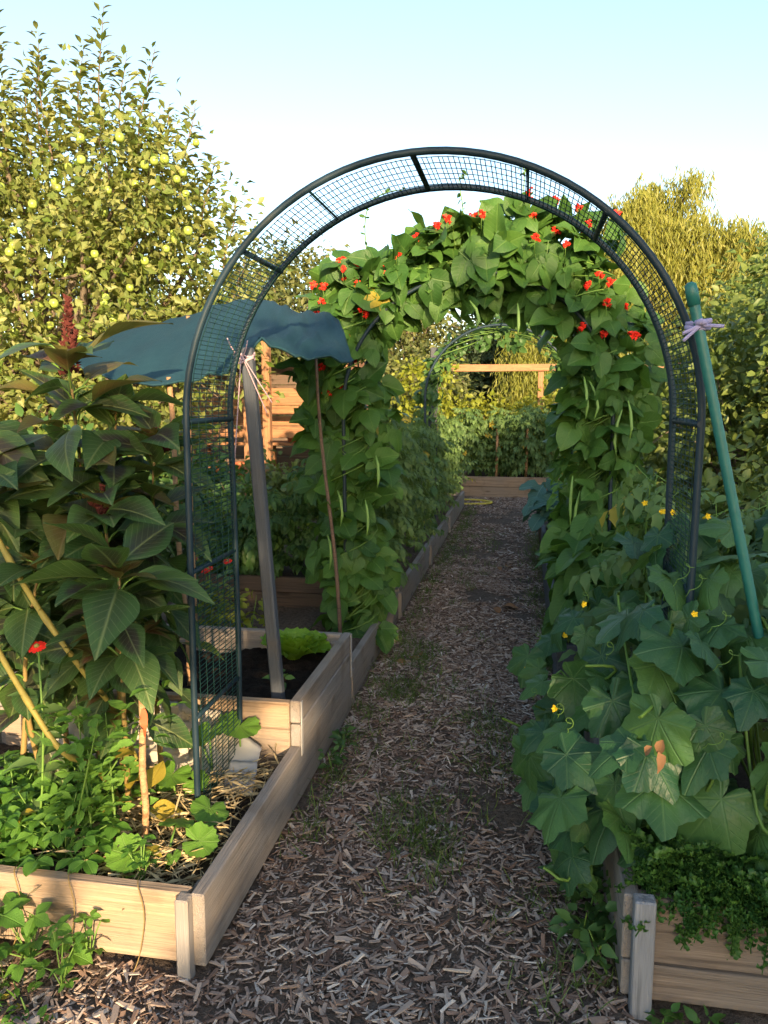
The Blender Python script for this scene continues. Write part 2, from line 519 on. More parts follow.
def joined(name, keys, idx, Rm, P, mat, parent, rnd_=None, smooth=True):
    """all leaves as one mesh"""
    off = wloc(parent)
    Vs, Ls, Ss, Us, Rs = [], [], [], [], []
    vb = lb = 0
    for ki, key in enumerate(keys):
        sel = np.where(idx == ki)[0]
        if not len(sel):
            continue
        v, f, uv = TPL[key]
        k = len(sel); nv = len(v)
        V = np.einsum('kij,nj->kni', Rm[sel], v) + (P[sel] - off)[:, None, :]
        loops = np.array([i for q in f for i in q]); tot = np.array([len(q) for q in f])
        st = np.concatenate([[0], np.cumsum(tot)[:-1]])
        nl = len(loops)
        Vs.append(V.reshape(-1, 3)); Us.append(np.tile(uv, (k, 1)))
        Ls.append((loops[None] + (np.arange(k) * nv)[:, None] + vb).ravel())
        Ss.append((st[None] + (np.arange(k) * nl)[:, None] + lb).ravel())
        Rs.append(np.repeat(rng.random(k) if rnd_ is None else rnd_[sel], nv))
        vb += k * nv; lb += k * nl
    me = raw_mesh(name, np.concatenate(Vs), np.concatenate(Ls), np.concatenate(Ss), None, np.concatenate(Us), np.concatenate(Rs), smooth)
    return link(me, name, mat, parent)

def foliage(parent, keys, P, D, N, S, mat, parts=300, name='leaf', rest='foliage'):
    P, D, N, S = map(lambda a: np.asarray(a, float), (P, D, N, S))
    Rm, P = frames(P, D, N, S)
    idx = rng.integers(0, len(keys), len(P))
    dist = np.linalg.norm(P - CAM, axis=1) / np.maximum(S, 1e-3)
    order = np.argsort(dist)
    near, far = order[:parts], order[parts:]
    off = wloc(parent)
    for i in near:
        o = bpy.data.objects.new(name, tmesh(keys[idx[i]], mat, name))
        COL.objects.link(o)
        o.parent = parent
        M = np.eye(4); M[:3, :3] = Rm[i]; M[:3, 3] = P[i] - off
        o.matrix_local = Matrix(M.tolist())
    if len(far):
        o = joined(rest, keys, idx[far], Rm[far], P[far], mat, parent)
        if parts or len(far) > 20:
            o['kind'] = 'stuff'
def K(base):
    return [f'{base}{i}' for i in range(4)]

# ------------------------------------------------------------------ materials
m_new_wood = wood_mat('pine_board', (0.33, 0.235, 0.15), (0.20, 0.13, 0.08), (0.26, 0.235, 0.21), 0.45)
m_grey_wood = wood_mat('weathered_board', (0.27, 0.22, 0.175), (0.16, 0.125, 0.095), (0.255, 0.245, 0.24), 0.85)
m_dark_wood = wood_mat('old_or_shaded_board', (0.14, 0.09, 0.06), (0.07, 0.045, 0.03), (0.12, 0.10, 0.09), 0.4)  # also colours in the shade on the shed's back wall
m_brown_wood = wood_mat('brown_board', (0.205, 0.160, 0.125), (0.115, 0.085, 0.066), (0.19, 0.17, 0.15), 0.6)
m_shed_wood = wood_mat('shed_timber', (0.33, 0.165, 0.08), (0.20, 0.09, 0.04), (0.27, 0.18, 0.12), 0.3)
m_post_wood = wood_mat('grey_post', (0.070, 0.078, 0.092), (0.045, 0.048, 0.056), (0.078, 0.090, 0.108), 0.9, knots=False)
m_batten = wood_mat('bluish_grey_batten', (0.225, 0.235, 0.255), (0.16, 0.17, 0.185), (0.24, 0.25, 0.275), 0.9, knots=False)
m_stick = wood_mat('peeled_stick', (0.42, 0.25, 0.13), (0.25, 0.13, 0.06), (0.3, 0.2, 0.12), 0.3, knots=False)
m_twig = wood_mat('brown_cane', (0.16, 0.10, 0.07), (0.09, 0.055, 0.04), (0.15, 0.12, 0.10), 0.4, knots=False)
m_bark = wood_mat('bark', (0.15, 0.11, 0.075), (0.07, 0.05, 0.035), (0.17, 0.15, 0.12), 0.6, knots=False)
m_tube = plain_mat('dark_coated_tube', (0.010, 0.026, 0.040), 0.5, 0.3, 0.25, 18, 0.15, dirt=(0.03, 0.035, 0.03))
m_wire = plain_mat('green_coated_wire', (0.006, 0.036, 0.034), 0.5, 0.3, 0.2)
m_stake = plain_mat('green_plastic_stake', (0.020, 0.150, 0.130), 0.42, 0.5, 0.3, 30, 0.5)
m_ribbon = plain_mat('lilac_ribbon', (0.34, 0.31, 0.52), 0.7, 0.3)
m_twine = plain_mat('pinkish_twine', (0.42, 0.30, 0.33), 0.85, 0.1)
m_stem = plain_mat('green_stem', (0.10, 0.19, 0.035), 0.55, 0.3, 0.4, 20)
m_stem_y = plain_mat('yellow_stem', (0.25, 0.21, 0.05), 0.6, 0.3, 0.5, 26, 0.5, dirt=(0.12, 0.09, 0.03))
m_stem_r = plain_mat('reddish_stem', (0.20, 0.14, 0.05), 0.5, 0.3, 0.4, 14)
m_pod = plain_mat('bean_pod', (0.13, 0.24, 0.05), 0.5, 0.4, 0.3)
m_red = plain_mat('scarlet_petal', (0.72, 0.030, 0.018), 0.6, 0.2, 0.3)
m_yellow = plain_mat('yellow_petal', (0.75, 0.50, 0.02), 0.6, 0.2, 0.2)
m_plume = plain_mat('amaranth_plume', (0.085, 0.024, 0.020), 0.8, 0.1, 0.5, 40, 0.5)
m_apple = plain_mat('green_apple', (0.25, 0.34, 0.06), 0.35, 0.5, 0.35, 5)
m_hose = plain_mat('yellow_hose', (0.42, 0.36, 0.05), 0.45, 0.4)
m_pot = plain_mat('grey_pot', (0.20, 0.19, 0.18), 0.7, 0.3)
m_white = plain_mat('white_plastic', (0.65, 0.65, 0.63), 0.5, 0.4)
m_terr = plain_mat('terracotta', (0.42, 0.14, 0.07), 0.8, 0.2)
m_greenpl = plain_mat('green_plastic', (0.03, 0.20, 0.10), 0.45, 0.4)
m_orange = plain_mat('orange_tag', (0.50, 0.10, 0.04), 0.5, 0.4)
m_straw = plain_mat('dry_straw', (0.42, 0.33, 0.18), 0.75, 0.2, 0.5, 30)
m_dryleaf = plain_mat('dry_leaf', (0.24, 0.13, 0.065), 0.8, 0.1, 0.4)
m_scrap = plain_mat('pale_sacking', (0.40, 0.365, 0.31), 0.9, 0.1, 0.35, 25, 0.8, dirt=(0.13, 0.10, 0.075))
m_card = plain_mat('grey_sheet', (0.30, 0.30, 0.30), 0.85, 0.15, 0.25, 14, 0.3, dirt=(0.13, 0.11, 0.09))

lm_ama = leaf_mat('amaranth_leaf', (0.036, 0.088, 0.030), (0.085, 0.160, 0.042), (0.26, 0.31, 0.12), 'pin', 0.34, 0.42, blotch=(0.035, 0.018, 0.030), veinw=0.6)
lm_ama_t = leaf_mat('amaranth_young_leaf', (0.10, 0.10, 0.03), (0.15, 0.15, 0.04), (0.30, 0.22, 0.10), 'pin', 0.34, 0.5, blotch=(0.11, 0.03, 0.025), veinw=0.45)
lm_bean = leaf_mat('bean_leaf', (0.030, 0.094, 0.019), (0.082, 0.188, 0.032), (0.17, 0.29, 0.07), 'pin', 0.30, 0.5, veinw=0.35, nlat=7, sick=0.003)
lm_cuc = leaf_mat('cucumber_leaf', (0.017, 0.070, 0.030), (0.075, 0.170, 0.042), (0.15, 0.26, 0.10), 'pal', 0.20, 0.42, veinw=0.3)
lm_pump = leaf_mat('squash_leaf', (0.10, 0.23, 0.03), (0.15, 0.31, 0.04), (0.24, 0.36, 0.10), 'pal', 0.32, 0.5, veinw=0.45)
lm_straw = leaf_mat('strawberry_leaf', (0.050, 0.150, 0.018), (0.11, 0.25, 0.03), (0.17, 0.30, 0.06), 'pin', 0.30, 0.48, veinw=0.4, nlat=8, sick=0.015)
lm_tom = leaf_mat('tomato_leaf', (0.075, 0.145, 0.045), (0.135, 0.225, 0.065), (0.15, 0.24, 0.08), 'none', 0.30, 0.55, sick=0.02)
lm_dark = leaf_mat('dark_vegetable_leaf', (0.038, 0.10, 0.028), (0.080, 0.17, 0.042), (0.1, 0.2, 0.05), 'none', 0.25, 0.5)
lm_kale = leaf_mat('curly_leaf', (0.032, 0.10, 0.020), (0.080, 0.185, 0.032), (0.3, 0.4, 0.2), 'none', 0.25, 0.5)
lm_let = leaf_mat('lettuce_leaf', (0.17, 0.34, 0.03), (0.25, 0.44, 0.05), (0.35, 0.5, 0.15), 'pin', 0.35, 0.45, veinw=0.3)
lm_col = leaf_mat('brassica_leaf', (0.045, 0.13, 0.105), (0.075, 0.18, 0.14), (0.22, 0.33, 0.28), 'pin', 0.12, 0.6, veinw=0.5)
lm_apple = leaf_mat('apple_leaf', (0.085, 0.145, 0.022), (0.26, 0.28, 0.095), (0.2, 0.25, 0.1), 'none', 0.30, 0.5)
lm_willow = leaf_mat('willow_leaf', (0.14, 0.17, 0.028), (0.24, 0.25, 0.045), (0.2, 0.2, 0.1), 'none', 0.35, 0.55)
lm_hedge = leaf_mat('hedge_leaf', (0.075, 0.135, 0.03), (0.17, 0.22, 0.055), (0.2, 0.2, 0.1), 'none', 0.28, 0.5)
lm_tree = leaf_mat('far_tree_leaf', (0.07, 0.10, 0.03), (0.14, 0.15, 0.045), (0.2, 0.2, 0.1), 'none', 0.28, 0.55)
lm_darktree = leaf_mat('dark_tree_leaf', (0.022, 0.045, 0.022), (0.045, 0.075, 0.03), (0.1, 0.1, 0.1), 'none', 0.2, 0.55)
lm_bushy = leaf_mat('yellow_bush_leaf', (0.15, 0.20, 0.02), (0.26, 0.29, 0.035), (0.2, 0.2, 0.1), 'none', 0.35, 0.5)
lm_grass = leaf_mat('grass_blade', (0.05, 0.11, 0.025), (0.13, 0.19, 0.05), (0.2, 0.2, 0.1), 'none', 0.3, 0.5)
lm_yell = leaf_mat('withered_leaf', (0.38, 0.30, 0.04), (0.50, 0.40, 0.06), (0.5, 0.4, 0.1), 'pin', 0.4, 0.6, veinw=0.3)

def soil_mat(name, c1, c2, sc=30.0, bump=0.9):
    t = NT(name)
    v = t.coord('Object')
    a = t.noise(v, sc, 6, 0.65)
    b = t.noise(v, sc * 0.12, 3)
    col = t.mix(t.ramp(a, [(0.35, (0, 0, 0)), (0.7, (1, 1, 1))]), c1, c2)
    col = t.mix(t.math('MULTIPLY', b, 0.5), col, c1)
    return t.done(t.bsdf(col, 0.95, 0.1, t.bump(t.math('ADD', a, t.math('MULTIPLY', t.noise(v, sc * 4, 3), 0.4)), bump, 0.02)))
m_soil = soil_mat('garden_soil', (0.030, 0.022, 0.016), (0.085, 0.065, 0.05))
m_black_soil = soil_mat('black_compost', (0.010, 0.008, 0.007), (0.030, 0.023, 0.019))
m_path = soil_mat('path_soil', (0.085, 0.062, 0.047), (0.22, 0.175, 0.14), 55.0)
m_ground = soil_mat('rough_grass_ground', (0.045, 0.060, 0.020), (0.10, 0.11, 0.04), 9.0)
def chip_material():
    t = NT('wood_chip')
    r = t.rnd()
    v = t.coord('Object')
    c = t.ramp(r, [(0.0, (0.10, 0.060, 0.044)), (0.30, (0.215, 0.148, 0.116)), (0.58, (0.335, 0.260, 0.212)), (0.85, (0.44, 0.365, 0.31)), (0.96, (0.51, 0.45, 0.39)), (1.0, (0.64, 0.60, 0.55))])
    n_ = t.noise(v, 120.0, 3)
    c = t.mix(t.math('MULTIPLY', n_, 0.5), c, (0.09, 0.06, 0.045))
    return t.done(t.bsdf(c, 0.85, 0.2, t.bump(n_, 0.5, 0.002)))
m_chip = chip_material()

# ------------------------------------------------------------------ the ground
def fbm(x, y, s, seed=0):
    rs = np.random.default_rng(seed)
    z = np.zeros_like(x)
    for o in range(5):
        a, b, c, d = rs.uniform(-1, 1, 2), rs.uniform(-1, 1, 2), rs.uniform(0, 6, 1), rs.uniform(0, 6, 1)
        f = s * 1.9 ** o
        z += (np.sin(f * (x * a[0] + y * a[1]) * 2 + c) * np.sin(f * (x * b[0] + y * b[1]) * 2 + d)) / 1.6 ** o
    return z
def sheet(name, x0, x1, y0, y1, nx, ny, zf, mat, parent=None):
    xs, ys = np.linspace(x0, x1, nx), np.linspace(y0, y1, ny)
    X, Y = np.meshgrid(xs, ys)
    Z = zf(X, Y)
    V = np.stack([X, Y, Z], 2).reshape(-1, 3) - wloc(parent)
    i = np.arange(ny - 1)[:, None] * nx + np.arange(nx - 1)[None]
    q = np.stack([i, i + 1, i + nx + 1, i + nx], 2).reshape(-1, 4)
    me = raw_mesh(name, V, q.ravel(), np.arange(len(q)) * 4, None)
    return link(me, name, mat, parent)
tag(sheet('ground', -150, 150, -60, 340, 61, 81, lambda x, y: np.zeros_like(x) - 0.03, m_ground), kind='structure')
def path_z(x, y):
    return 0.004 + 0.010 * fbm(x, y, 2.2, 3) + 0.012 * np.clip(np.abs(x + .28) - .25, 0, .4)
path = tag(sheet('path', -2.6, 0.9, 0.2, 14.5, 60, 200, path_z, m_path), kind='structure')
lawn = tag(sheet('lawn', -9.0, -2.2, 5.6, 16.0, 20, 20, lambda x, y: np.zeros_like(x) + .002, m_ground), kind='structure')

# wood chips: tapered flakes, the biggest near ones as pieces of the path, the rest as loose mulch
def chip_tpl(k):
    rs = np.random.default_rng(k)
    w0, w1, h = rs.uniform(.045, .14), rs.uniform(.02, .10), rs.uniform(.012, .035)
    b = rs.uniform(-.06, .06)
    vs = [(-w0, -.5, 0), (w0, -.5 + rs.uniform(-.08, .08), 0), (w0 + b, 0, -h * .5), (w1 + b, .5, 0), (-w1 * .6 + b, .5 + rs.uniform(-.15, .05), 0), (-w0 + b, .05, 0)]
    top = [(x * .85, y * .93, z + h * 2) for x, y, z in vs]
    n = 6
    fs = [tuple(range(n, 2 * n))] + [(i, (i + 1) % n, n + (i + 1) % n, n + i) for i in range(n)]
    tpl(f'chip{k}', vs + top, fs, [(0, 0)] * 12)
for k in range(14):
    chip_tpl(k)
CH = [f'chip{k}' for k in range(14)]
def chips(n, x0, x1, y0, y1, smin, smax, keep=None, lift=0.012):
    x = rng.uniform(x0, x1, n); y = rng.uniform(y0, y1, n)
    if keep is not None:
        k = keep(x, y); x, y = x[k], y[k]
    n = len(x)
    z = path_z(x, y) + rng.uniform(0.000, lift, n)
    a = rng.uniform(0, 2 * math.pi, n)
    D = np.stack([np.cos(a), np.sin(a), rng.normal(0, .24, n)], 1)
    N = np.stack([rng.normal(0, .32, n), rng.normal(0, .32, n), np.ones(n)], 1)
    S = smin + (smax - smin) * rng.beta(.9, 3.6, n)
    return np.stack([x, y, z], 1), D, N, S
def on_path(x, y):
    e = .05 * np.sin(y * 3.1) + .04 * np.sin(y * 7.7 + 1)
    front = (y < 1.76) & (x > -2.2)
    lane = (x > -.79) & (x < .30 + e)
    bare = fbm(x, y, 1.3, 9) + .5 * fbm(x, y, 4., 2)
    return (front | lane) & (bare > -1.25 + rng.random(len(x)) * .9)
sets = [chips(46000, -2.2, .75, .9, 3.4, .013, .085, on_path), chips(26000, -.85, .45, 3.4, 7.0, .020, .085, on_path), chips(13000, -.85, .45, 7.0, 12.2, .03, .085, on_path)]
P, D, N, S = (np.concatenate([s[i] for s in sets]) for i in range(4))
Rm, P = frames(P, D, N, S)
idx = rng.integers(0, len(CH), len(P))
o = joined('wood_chips', CH, idx, Rm, P, m_chip, None, smooth=False)
tag(o, 'brown and grey shredded wood chips covering the garden path', 'wood chips', kind='stuff')
# the big pale chips lying on top
big = chips(120, -1.9, .45, 1.05, 3.0, .06, .12, on_path, lift=.03)
foliage(path, CH, big[0] + np.array([0, 0, .012]), big[1], big[2], big[3] * .8, m_chip, 300, 'wood_chip')

# grass and weeds along the edges of the path
def blade_tpl():
    for k in range(3):
        vs, fs, uv = pin_leaf([(0, 1), (.6, .8), (1, .05)], .05, 3, 1, fold=.3, droop=.25 + .3 * k, seed=k)
        tpl(f'blade{k}', vs, fs, uv)
blade_tpl()
def tufts(cs, per, h0, h1, spread):
    P, D, S = [], [], []
    for (x, y) in cs:
        for _ in range(per):
            px, py = x + rng.normal(0, spread), y + rng.normal(0, spread)
            P.append((px, py, float(path_z(np.array([px]), np.array([py]))[0])))
            D.append((rng.normal(0, .55), rng.normal(0, .55), 1))
            S.append(rng.uniform(h0, h1))
    P, D, S = map(np.array, (P, D, S))
    return P, D, np.stack([D[:, 0] * 0 + rng.normal(0, 1, len(D)), rng.normal(0, 1, len(D)) - .5, np.zeros(len(D)) + .2], 1), S
def clear_of_beds(x, y):
    return -.77 < x < .27 or (y < 1.7)
cs = []
for _ in range(520):
    u = rng.random()
    if u < .24: c = (-.74 + abs(rng.normal(0, .05)), rng.uniform(2.4, 11))
    elif u < .56: c = (.22 - abs(rng.normal(0, .08)), rng.uniform(1.5, 9))
    elif u < .66: c = (rng.normal(-.58, .08), rng.uniform(3.7, 4.6))
    elif u < .74: c = (rng.normal(-.32, .09), rng.normal(2.55, .13))
    elif u < .80: c = (rng.normal(-.10, .08), rng.normal(3.3, .25))
    elif u < .86: c = (rng.normal(0.05, .12), rng.normal(1.35, .1))
    elif u < .90: c = (rng.uniform(-1.6, -1.25), rng.uniform(1.5, 1.72))
    else: c = (rng.normal(-.45, .15), rng.uniform(3.0, 9.0))
    if clear_of_beds(*c): cs.append(c)
P, D, N, S = tufts(cs, 14, .025, .085, .035)
Rm, P = frames(P, D, N, S)
o = joined('grass', ['blade0', 'blade1', 'blade2'], rng.integers(0, 3, len(P)), Rm, P, lm_grass, None)
tag(o, 'short grass tufts and weeds growing through the wood chips', 'grass', kind='stuff')

# ------------------------------------------------------------------ raised beds
def soil(parent, x0, x1, y0, y1, z, mat, amp=.02, seed=1, nx=40, ny=40):
    return sheet('soil', x0, x1, y0, y1, nx, ny, lambda x, y: z + amp * fbm(x, y, 5.5, seed) + amp * .5 * fbm(x, y, 17, seed + 1), mat, parent)
T = .038
# low bed with strawberries: front board, corner post, side board
b1 = thing('raised_bed', (-1.4, 2.2, 0), 'low pine raised bed with strawberries and straw, in front of the black soil bed', 'raised bed')
plank('plank', (-2.1, 1.80, .125), (-.838, 1.80, .125), .20, T, m_new_wood, b1)
plank('plank', (-.806, 1.78, .125), (-.806, 3.57, .125), .205, T, m_grey_wood, b1)
plank('plank', (-2.1, 1.82, .12), (-2.1, 2.66, .12), .20, T, m_grey_wood, b1)
plank('corner_post', (-.838, 1.766, -.02), (-.838, 1.766, .226), .036, .040, m_grey_wood, b1, up=(1, 0, 0))
plank('corner_post', (-.845, 1.90, .0), (-.845, 1.90, .18), .045, .045, m_grey_wood, b1, up=(1, 0, 0))
soil(b1, -2.08, -.824, 1.816, 2.675, .150, m_soil, .014)
# taller bed with black compost
b2 = thing('raised_bed', (-1.4, 3.1, 0), 'weathered raised bed two boards high, filled with black compost around a single lettuce', 'raised bed')
for z, h in ((.272, .085), (.360, .085)):
    plank('plank', (-.804, 2.675, z), (-.804, 3.56, z), h, T, m_grey_wood, b2)
plank('corner_bracket', (-.783, 2.70, .19), (-.783, 2.70, .400), .022, .004, m_card, b2, up=(0, 1, 0), bev=.001)
plank('corner_bracket', (-.783, 3.54, .19), (-.783, 3.54, .400), .022, .004, m_card, b2, up=(0, 1, 0), bev=.001)
for z, h in ((.10, .17), (.24, .105), (.347, .105)):
    plank('plank', (-2.0, 2.69, z), (-.826, 2.69, z), h, T, m_new_wood, b2)
    plank('plank', (-2.0, 3.545, z), (-.826, 3.545, z), h, T, m_grey_wood, b2)
    plank('plank', (-2.015, 2.69, z), (-2.015, 3.545, z), h, T, m_grey_wood, b2)
for (x, y) in ((-.848, 2.735), (-.848, 3.50), (-1.97, 2.73), (-1.97, 3.505)):
    plank('corner_post', (x, y, .0), (x, y, .375), .045, .045, m_grey_wood, b2, up=(1, 0, 0))
soil(b2, -1.998, -.822, 2.706, 3.53, .305, m_black_soil, .022, 5, 60, 50)
# long low bed beyond it
b3 = thing('raised_bed', (-1.4, 6.0, 0), 'long low grey board bed running along the path under the bean arch', 'raised bed')
for y0, y1, z in ((3.60, 5.2, .100), (5.21, 7.0, .115), (7.01, 8.8, .10), (8.81, 11.2, .11)):
    plank('plank', (-.835, y0, z), (-.835, y1, z), .21, T, m_grey_wood, b3)
for y in (3.62, 5.2, 7.0, 8.8):
    plank('batten', (-.806, y, .02), (-.806, y, .205), .028, .05, m_grey_wood, b3, up=(1, 0, 0))
plank('plank', (-2.2, 3.60, .10), (-2.2, 11.2, .10), .2, T, m_grey_wood, b3)
plank('plank', (-2.18, 11.21, .10), (-.85, 11.21, .10), .2, T, m_grey_wood, b3)
soil(b3, -2.185, -.85, 3.575, 11.19, .135, m_path, .016, 7, 40, 160)
# dark box inside it
b4 = thing('planter_box', (-1.6, 5.3, .12), 'old dark brown plank box with tomato plants beyond the lettuce', 'planter box')
for z in (.18, .285):
    plank('plank', (-2.15, 4.95, z), (-1.12, 4.95, z), .10, T, m_dark_wood, b4)
    plank('plank', (-1.105, 4.95, z), (-1.105, 5.75, z), .10, T, m_dark_wood, b4)
soil(b4, -2.14, -1.12, 4.965, 5.75, .29, m_soil, .01, 9, 20, 20)
# right hand beds
b5 = thing('raised_bed', (.8, 2.6, 0), 'brown plank bed with grey corner batten, overgrown by cucumber leaves and curly endive', 'raised bed')
for z, h in ((.075, .095), (.180, .105), (.267, .065)):
    plank('plank', (.305, 1.875, z), (1.9, 1.875, z), h, T, m_brown_wood, b5)
    plank('plank', (.288, 1.865, z), (.288, 3.75, z), h, T, m_grey_wood, b5)
plank('corner_post', (.312, 1.838, -.01), (.312, 1.838, .312), .050, .042, m_batten, b5, up=(1, 0, 0))
soil(b5, .303, 1.9, 1.89, 3.75, .27, m_soil, .02, 11)
b6 = thing('raised_bed', (.8, 5.8, 0), 'grey weathered bed standing proud into the path beside the bush beans', 'raised bed')
plank('plank', (.205, 3.90, .15), (.205, 7.7, .15), .30, T, m_post_wood, b6)
plank('plank', (.222, 3.89, .15), (1.9, 3.89, .15), .30, T, m_post_wood, b6)
soil(b6, .22, 1.9, 3.91, 7.7, .24, m_soil, .02, 13)
b7 = thing('raised_bed', (-.2, 13.2, 0), 'pinkish brown two plank bed closing the end of the path', 'raised bed')
for z in (.085, .245):
    plank('plank', (-.92, 12.3, z), (.52, 12.3, z), .155, .03, m_new_wood, b7)
    plank('plank', (-.935, 12.3, z), (-.935, 14.2, z), .155, .03, m_new_wood, b7)
    plank('plank', (.535, 12.3, z), (.535, 14.2, z), .155, .03, m_new_wood, b7)
soil(b7, -.92, .52, 12.32, 14.2, .27, m_soil, .02, 15, 20, 20)

# ------------------------------------------------------------------ metal arches
def arch_pt(cx, Ra, sp, s):
    """point on the arch outline for arc length s measured from the foot of the left leg (z=0)"""
    if s < sp: return np.array([cx - Ra, s])
    s -= sp
    if s < math.pi * Ra:
        a = math.pi - s / Ra
        return np.array([cx + Ra * math.cos(a), sp + Ra * math.sin(a)])
    return np.array([cx + Ra, sp - (s - math.pi * Ra)])
def metal_arch(label, y0, y1, cx, Ra, sp, foot, mesh=True, tr=.0105, wr=.0016, group=None):
    root = thing('garden_arch', (cx, (y0 + y1) / 2, foot), label, 'garden arch', group)
    tot = 2 * sp + math.pi * Ra
    for y in (y0, y1):
        ss = [foot - .08] + list(np.linspace(foot + .1, sp, 4)) + list(np.linspace(sp, sp + math.pi * Ra, 49)[1:]) + list(tot - np.linspace(foot + .1, sp, 4)[::-1][1:]) + [tot - foot + .08]
        pts = []
        for s in ss:
            p = arch_pt(cx, Ra, sp, s)
            wob = .004 * math.sin(s * 3 + y * 7)
            pts.append((p[0] + wob, y + .004 * math.sin(s * 2.2), p[1]))
        MB().tube(pts, tr, 10).build('tube', m_tube, root)
    arc = lambda deg: sp + math.pi * Ra * (1 - deg / 180)
    bars = [(.50, .0085), (.97, .0085), (sp, .009), (arc(138), .009), (arc(94), .009), (arc(50), .009), (tot - sp, .009), (tot - .97, .0085)]
    for s, r_ in bars:
        p = arch_pt(cx, Ra, sp, s)
        MB().tube([(p[0], y0 - .006, p[1]), (p[0], y1 + .006, p[1])], r_, 8).build('crossbar', m_tube, root)
    for d in (118, 69):
        p = arch_pt(cx, Ra, sp, arc(d))
        MB().tube([(p[0], y0, p[1]), (p[0], y1, p[1])], .004, 6).build('crossbar', m_wire, root)
    if mesh:
        ya, yb = y0 + .028, y1 - .02
        lims = [(foot + .02, sp), (sp, arc(94)), (arc(94), tot - sp), (tot - sp, tot - foot - .02)]
        for a, b in lims:
            mb = MB()
            n = int((b - a) / .0145)
            for i in range(n + 1):
                s = a + (b - a) * i / n
                p = arch_pt(cx, Ra - .006, sp, s)
                w = rng.normal(0, .0012, 4)
                mb.tube([(p[0] + w[0], ya, p[1] + w[1]), (p[0] + w[2], yb, p[1] + w[3])], wr, 3, cap=False)
            for j in range(7):
                y = ya + (yb - ya) * j / 6
                k = max(2, int((b - a) / .05))
                pts = [(arch_pt(cx, Ra - .0075, sp, a + (b - a) * i / k), ) for i in range(k + 1)]
                mb.tube([(q[0][0] + rng.normal(0, .0006), y, q[0][1]) for q in pts], wr * .85, 3, cap=False)
            mb.build('wire_panel', m_wire, root)
    return root
A_CX, A_R, A_SP = -.27, .735, 1.435
metal_arch('dark green metal arch with wire mesh sides, bare and open to the sky', 2.25, 2.63, A_CX, A_R, A_SP, .14)
metal_arch('metal arch buried under scarlet runner beans', 4.40, 4.78, A_CX, .74, 1.44, .12, mesh=False)
metal_arch('pale thin arch with climbing vines in front of the plank bed at the path end', 7.9, 8.3, -.26, .72, 1.50, .12, mesh=False, tr=.012)

# green stake tied to the arch
st = thing('garden_stake', (.76, 2.215, .25), 'ribbed green plastic plant stake leaning on the bare metal arch', 'stake')
q0, q1 = np.array([.415, 2.205, 1.785]), np.array([.80, 2.215, .2])
mb = MB()
nn = 90
mb.tube([q0 + (q1 - q0) * i / nn for i in range(nn + 1)], [.0135 + .0009 * (i % 2) for i in range(nn + 1)], 12)
mb.build('rod', m_stake, st)
dq = (q0 - q1) / np.linalg.norm(q0 - q1)
MB().tube([q0 - dq * .045, q0 - dq * .005, q0 + dq * .010, q0 + dq * .016], [.0165, .0165, .0145, .006], 12).build('cap', m_stake, st)
# lilac ribbon round both
rb = MB()
c = np.array([.441, 2.228, 1.695])
for k in range(2):
    zz = c[2] - .007 + k * .013
    ring = [(c[0] + .030 * math.cos(a) + .002 * k, c[1] + .034 * math.sin(a), zz + .005 * math.sin(a + k)) for a in np.linspace(0, 2 * math.pi, 25)]
    rb.tube(ring, .0068, 6, squash=.5)
for a_, L_ in ((2.6, .045), (-.1, .045), (-2.4, .05)):
    pts = [(c[0] + .012 * k * math.cos(a_) * L_ / .06, c[1] - .040 - .002 * k, c[2] - .004 + .012 * k * math.sin(a_) * L_ / .06 * (1 if a_ < 2 else -.8)) for k in range(7)]
    rb.tube(pts, .0048, 6, squash=.35)
rb.tube([(c[0] - .012, c[1] - .036, c[2]), (c[0], c[1] - .044, c[2] + .004), (c[0] + .012, c[1] - .036, c[2])], .009, 8)
tag(rb.build('ribbon_tie', m_ribbon), 'lilac ribbon tying the green stake to the arch', 'ribbon')

# grey post leaning in the black soil bed, with twine and the shade cloth
def prism_post(label, name, p0, p1, w, d, mat, cat, taper=1.0, group=None):
    r_ = thing(name, tuple(p0), label, cat, group)
    plank('shaft', p0, p1, w, d, mat, r_, bev=.006, up=(1, 0, 0))
    return r_
pr1 = prism_post('grey weathered timber post leaning in the black compost, shade cloth tied to its top', 'timber_post', (-.918, 2.86, .20), (-1.045, 2.92, 1.70), .046, .045, m_post_wood, 'post')
tw = MB()
tp = np.array([-1.055, 2.92, 1.70])
for k in range(3):
    tw.tube([(tp[0] + .038 * math.cos(a), tp[1] + .034 * math.sin(a), tp[2] - .03 - .011 * k + .01 * math.sin(2 * a + k)) for a in np.linspace(0, 6.28, 18)], .0045, 5)
for dx, dz, sag in ((-.035, -.42, .0), (-.05, .06, .02), (.03, .05, .02), (.10, -.22, .0), (.12, -.18, .0)):
    tw.tube([tp + np.array([dx * t, -.035 - .01 * t, -.03 + dz * t - sag * math.sin(3.14 * t)]) for t in np.linspace(0, 1, 8)], .0024, 5)
tag(tw.build('twine', m_twine), 'pinkish twine knotted round the top of the grey post', 'twine')

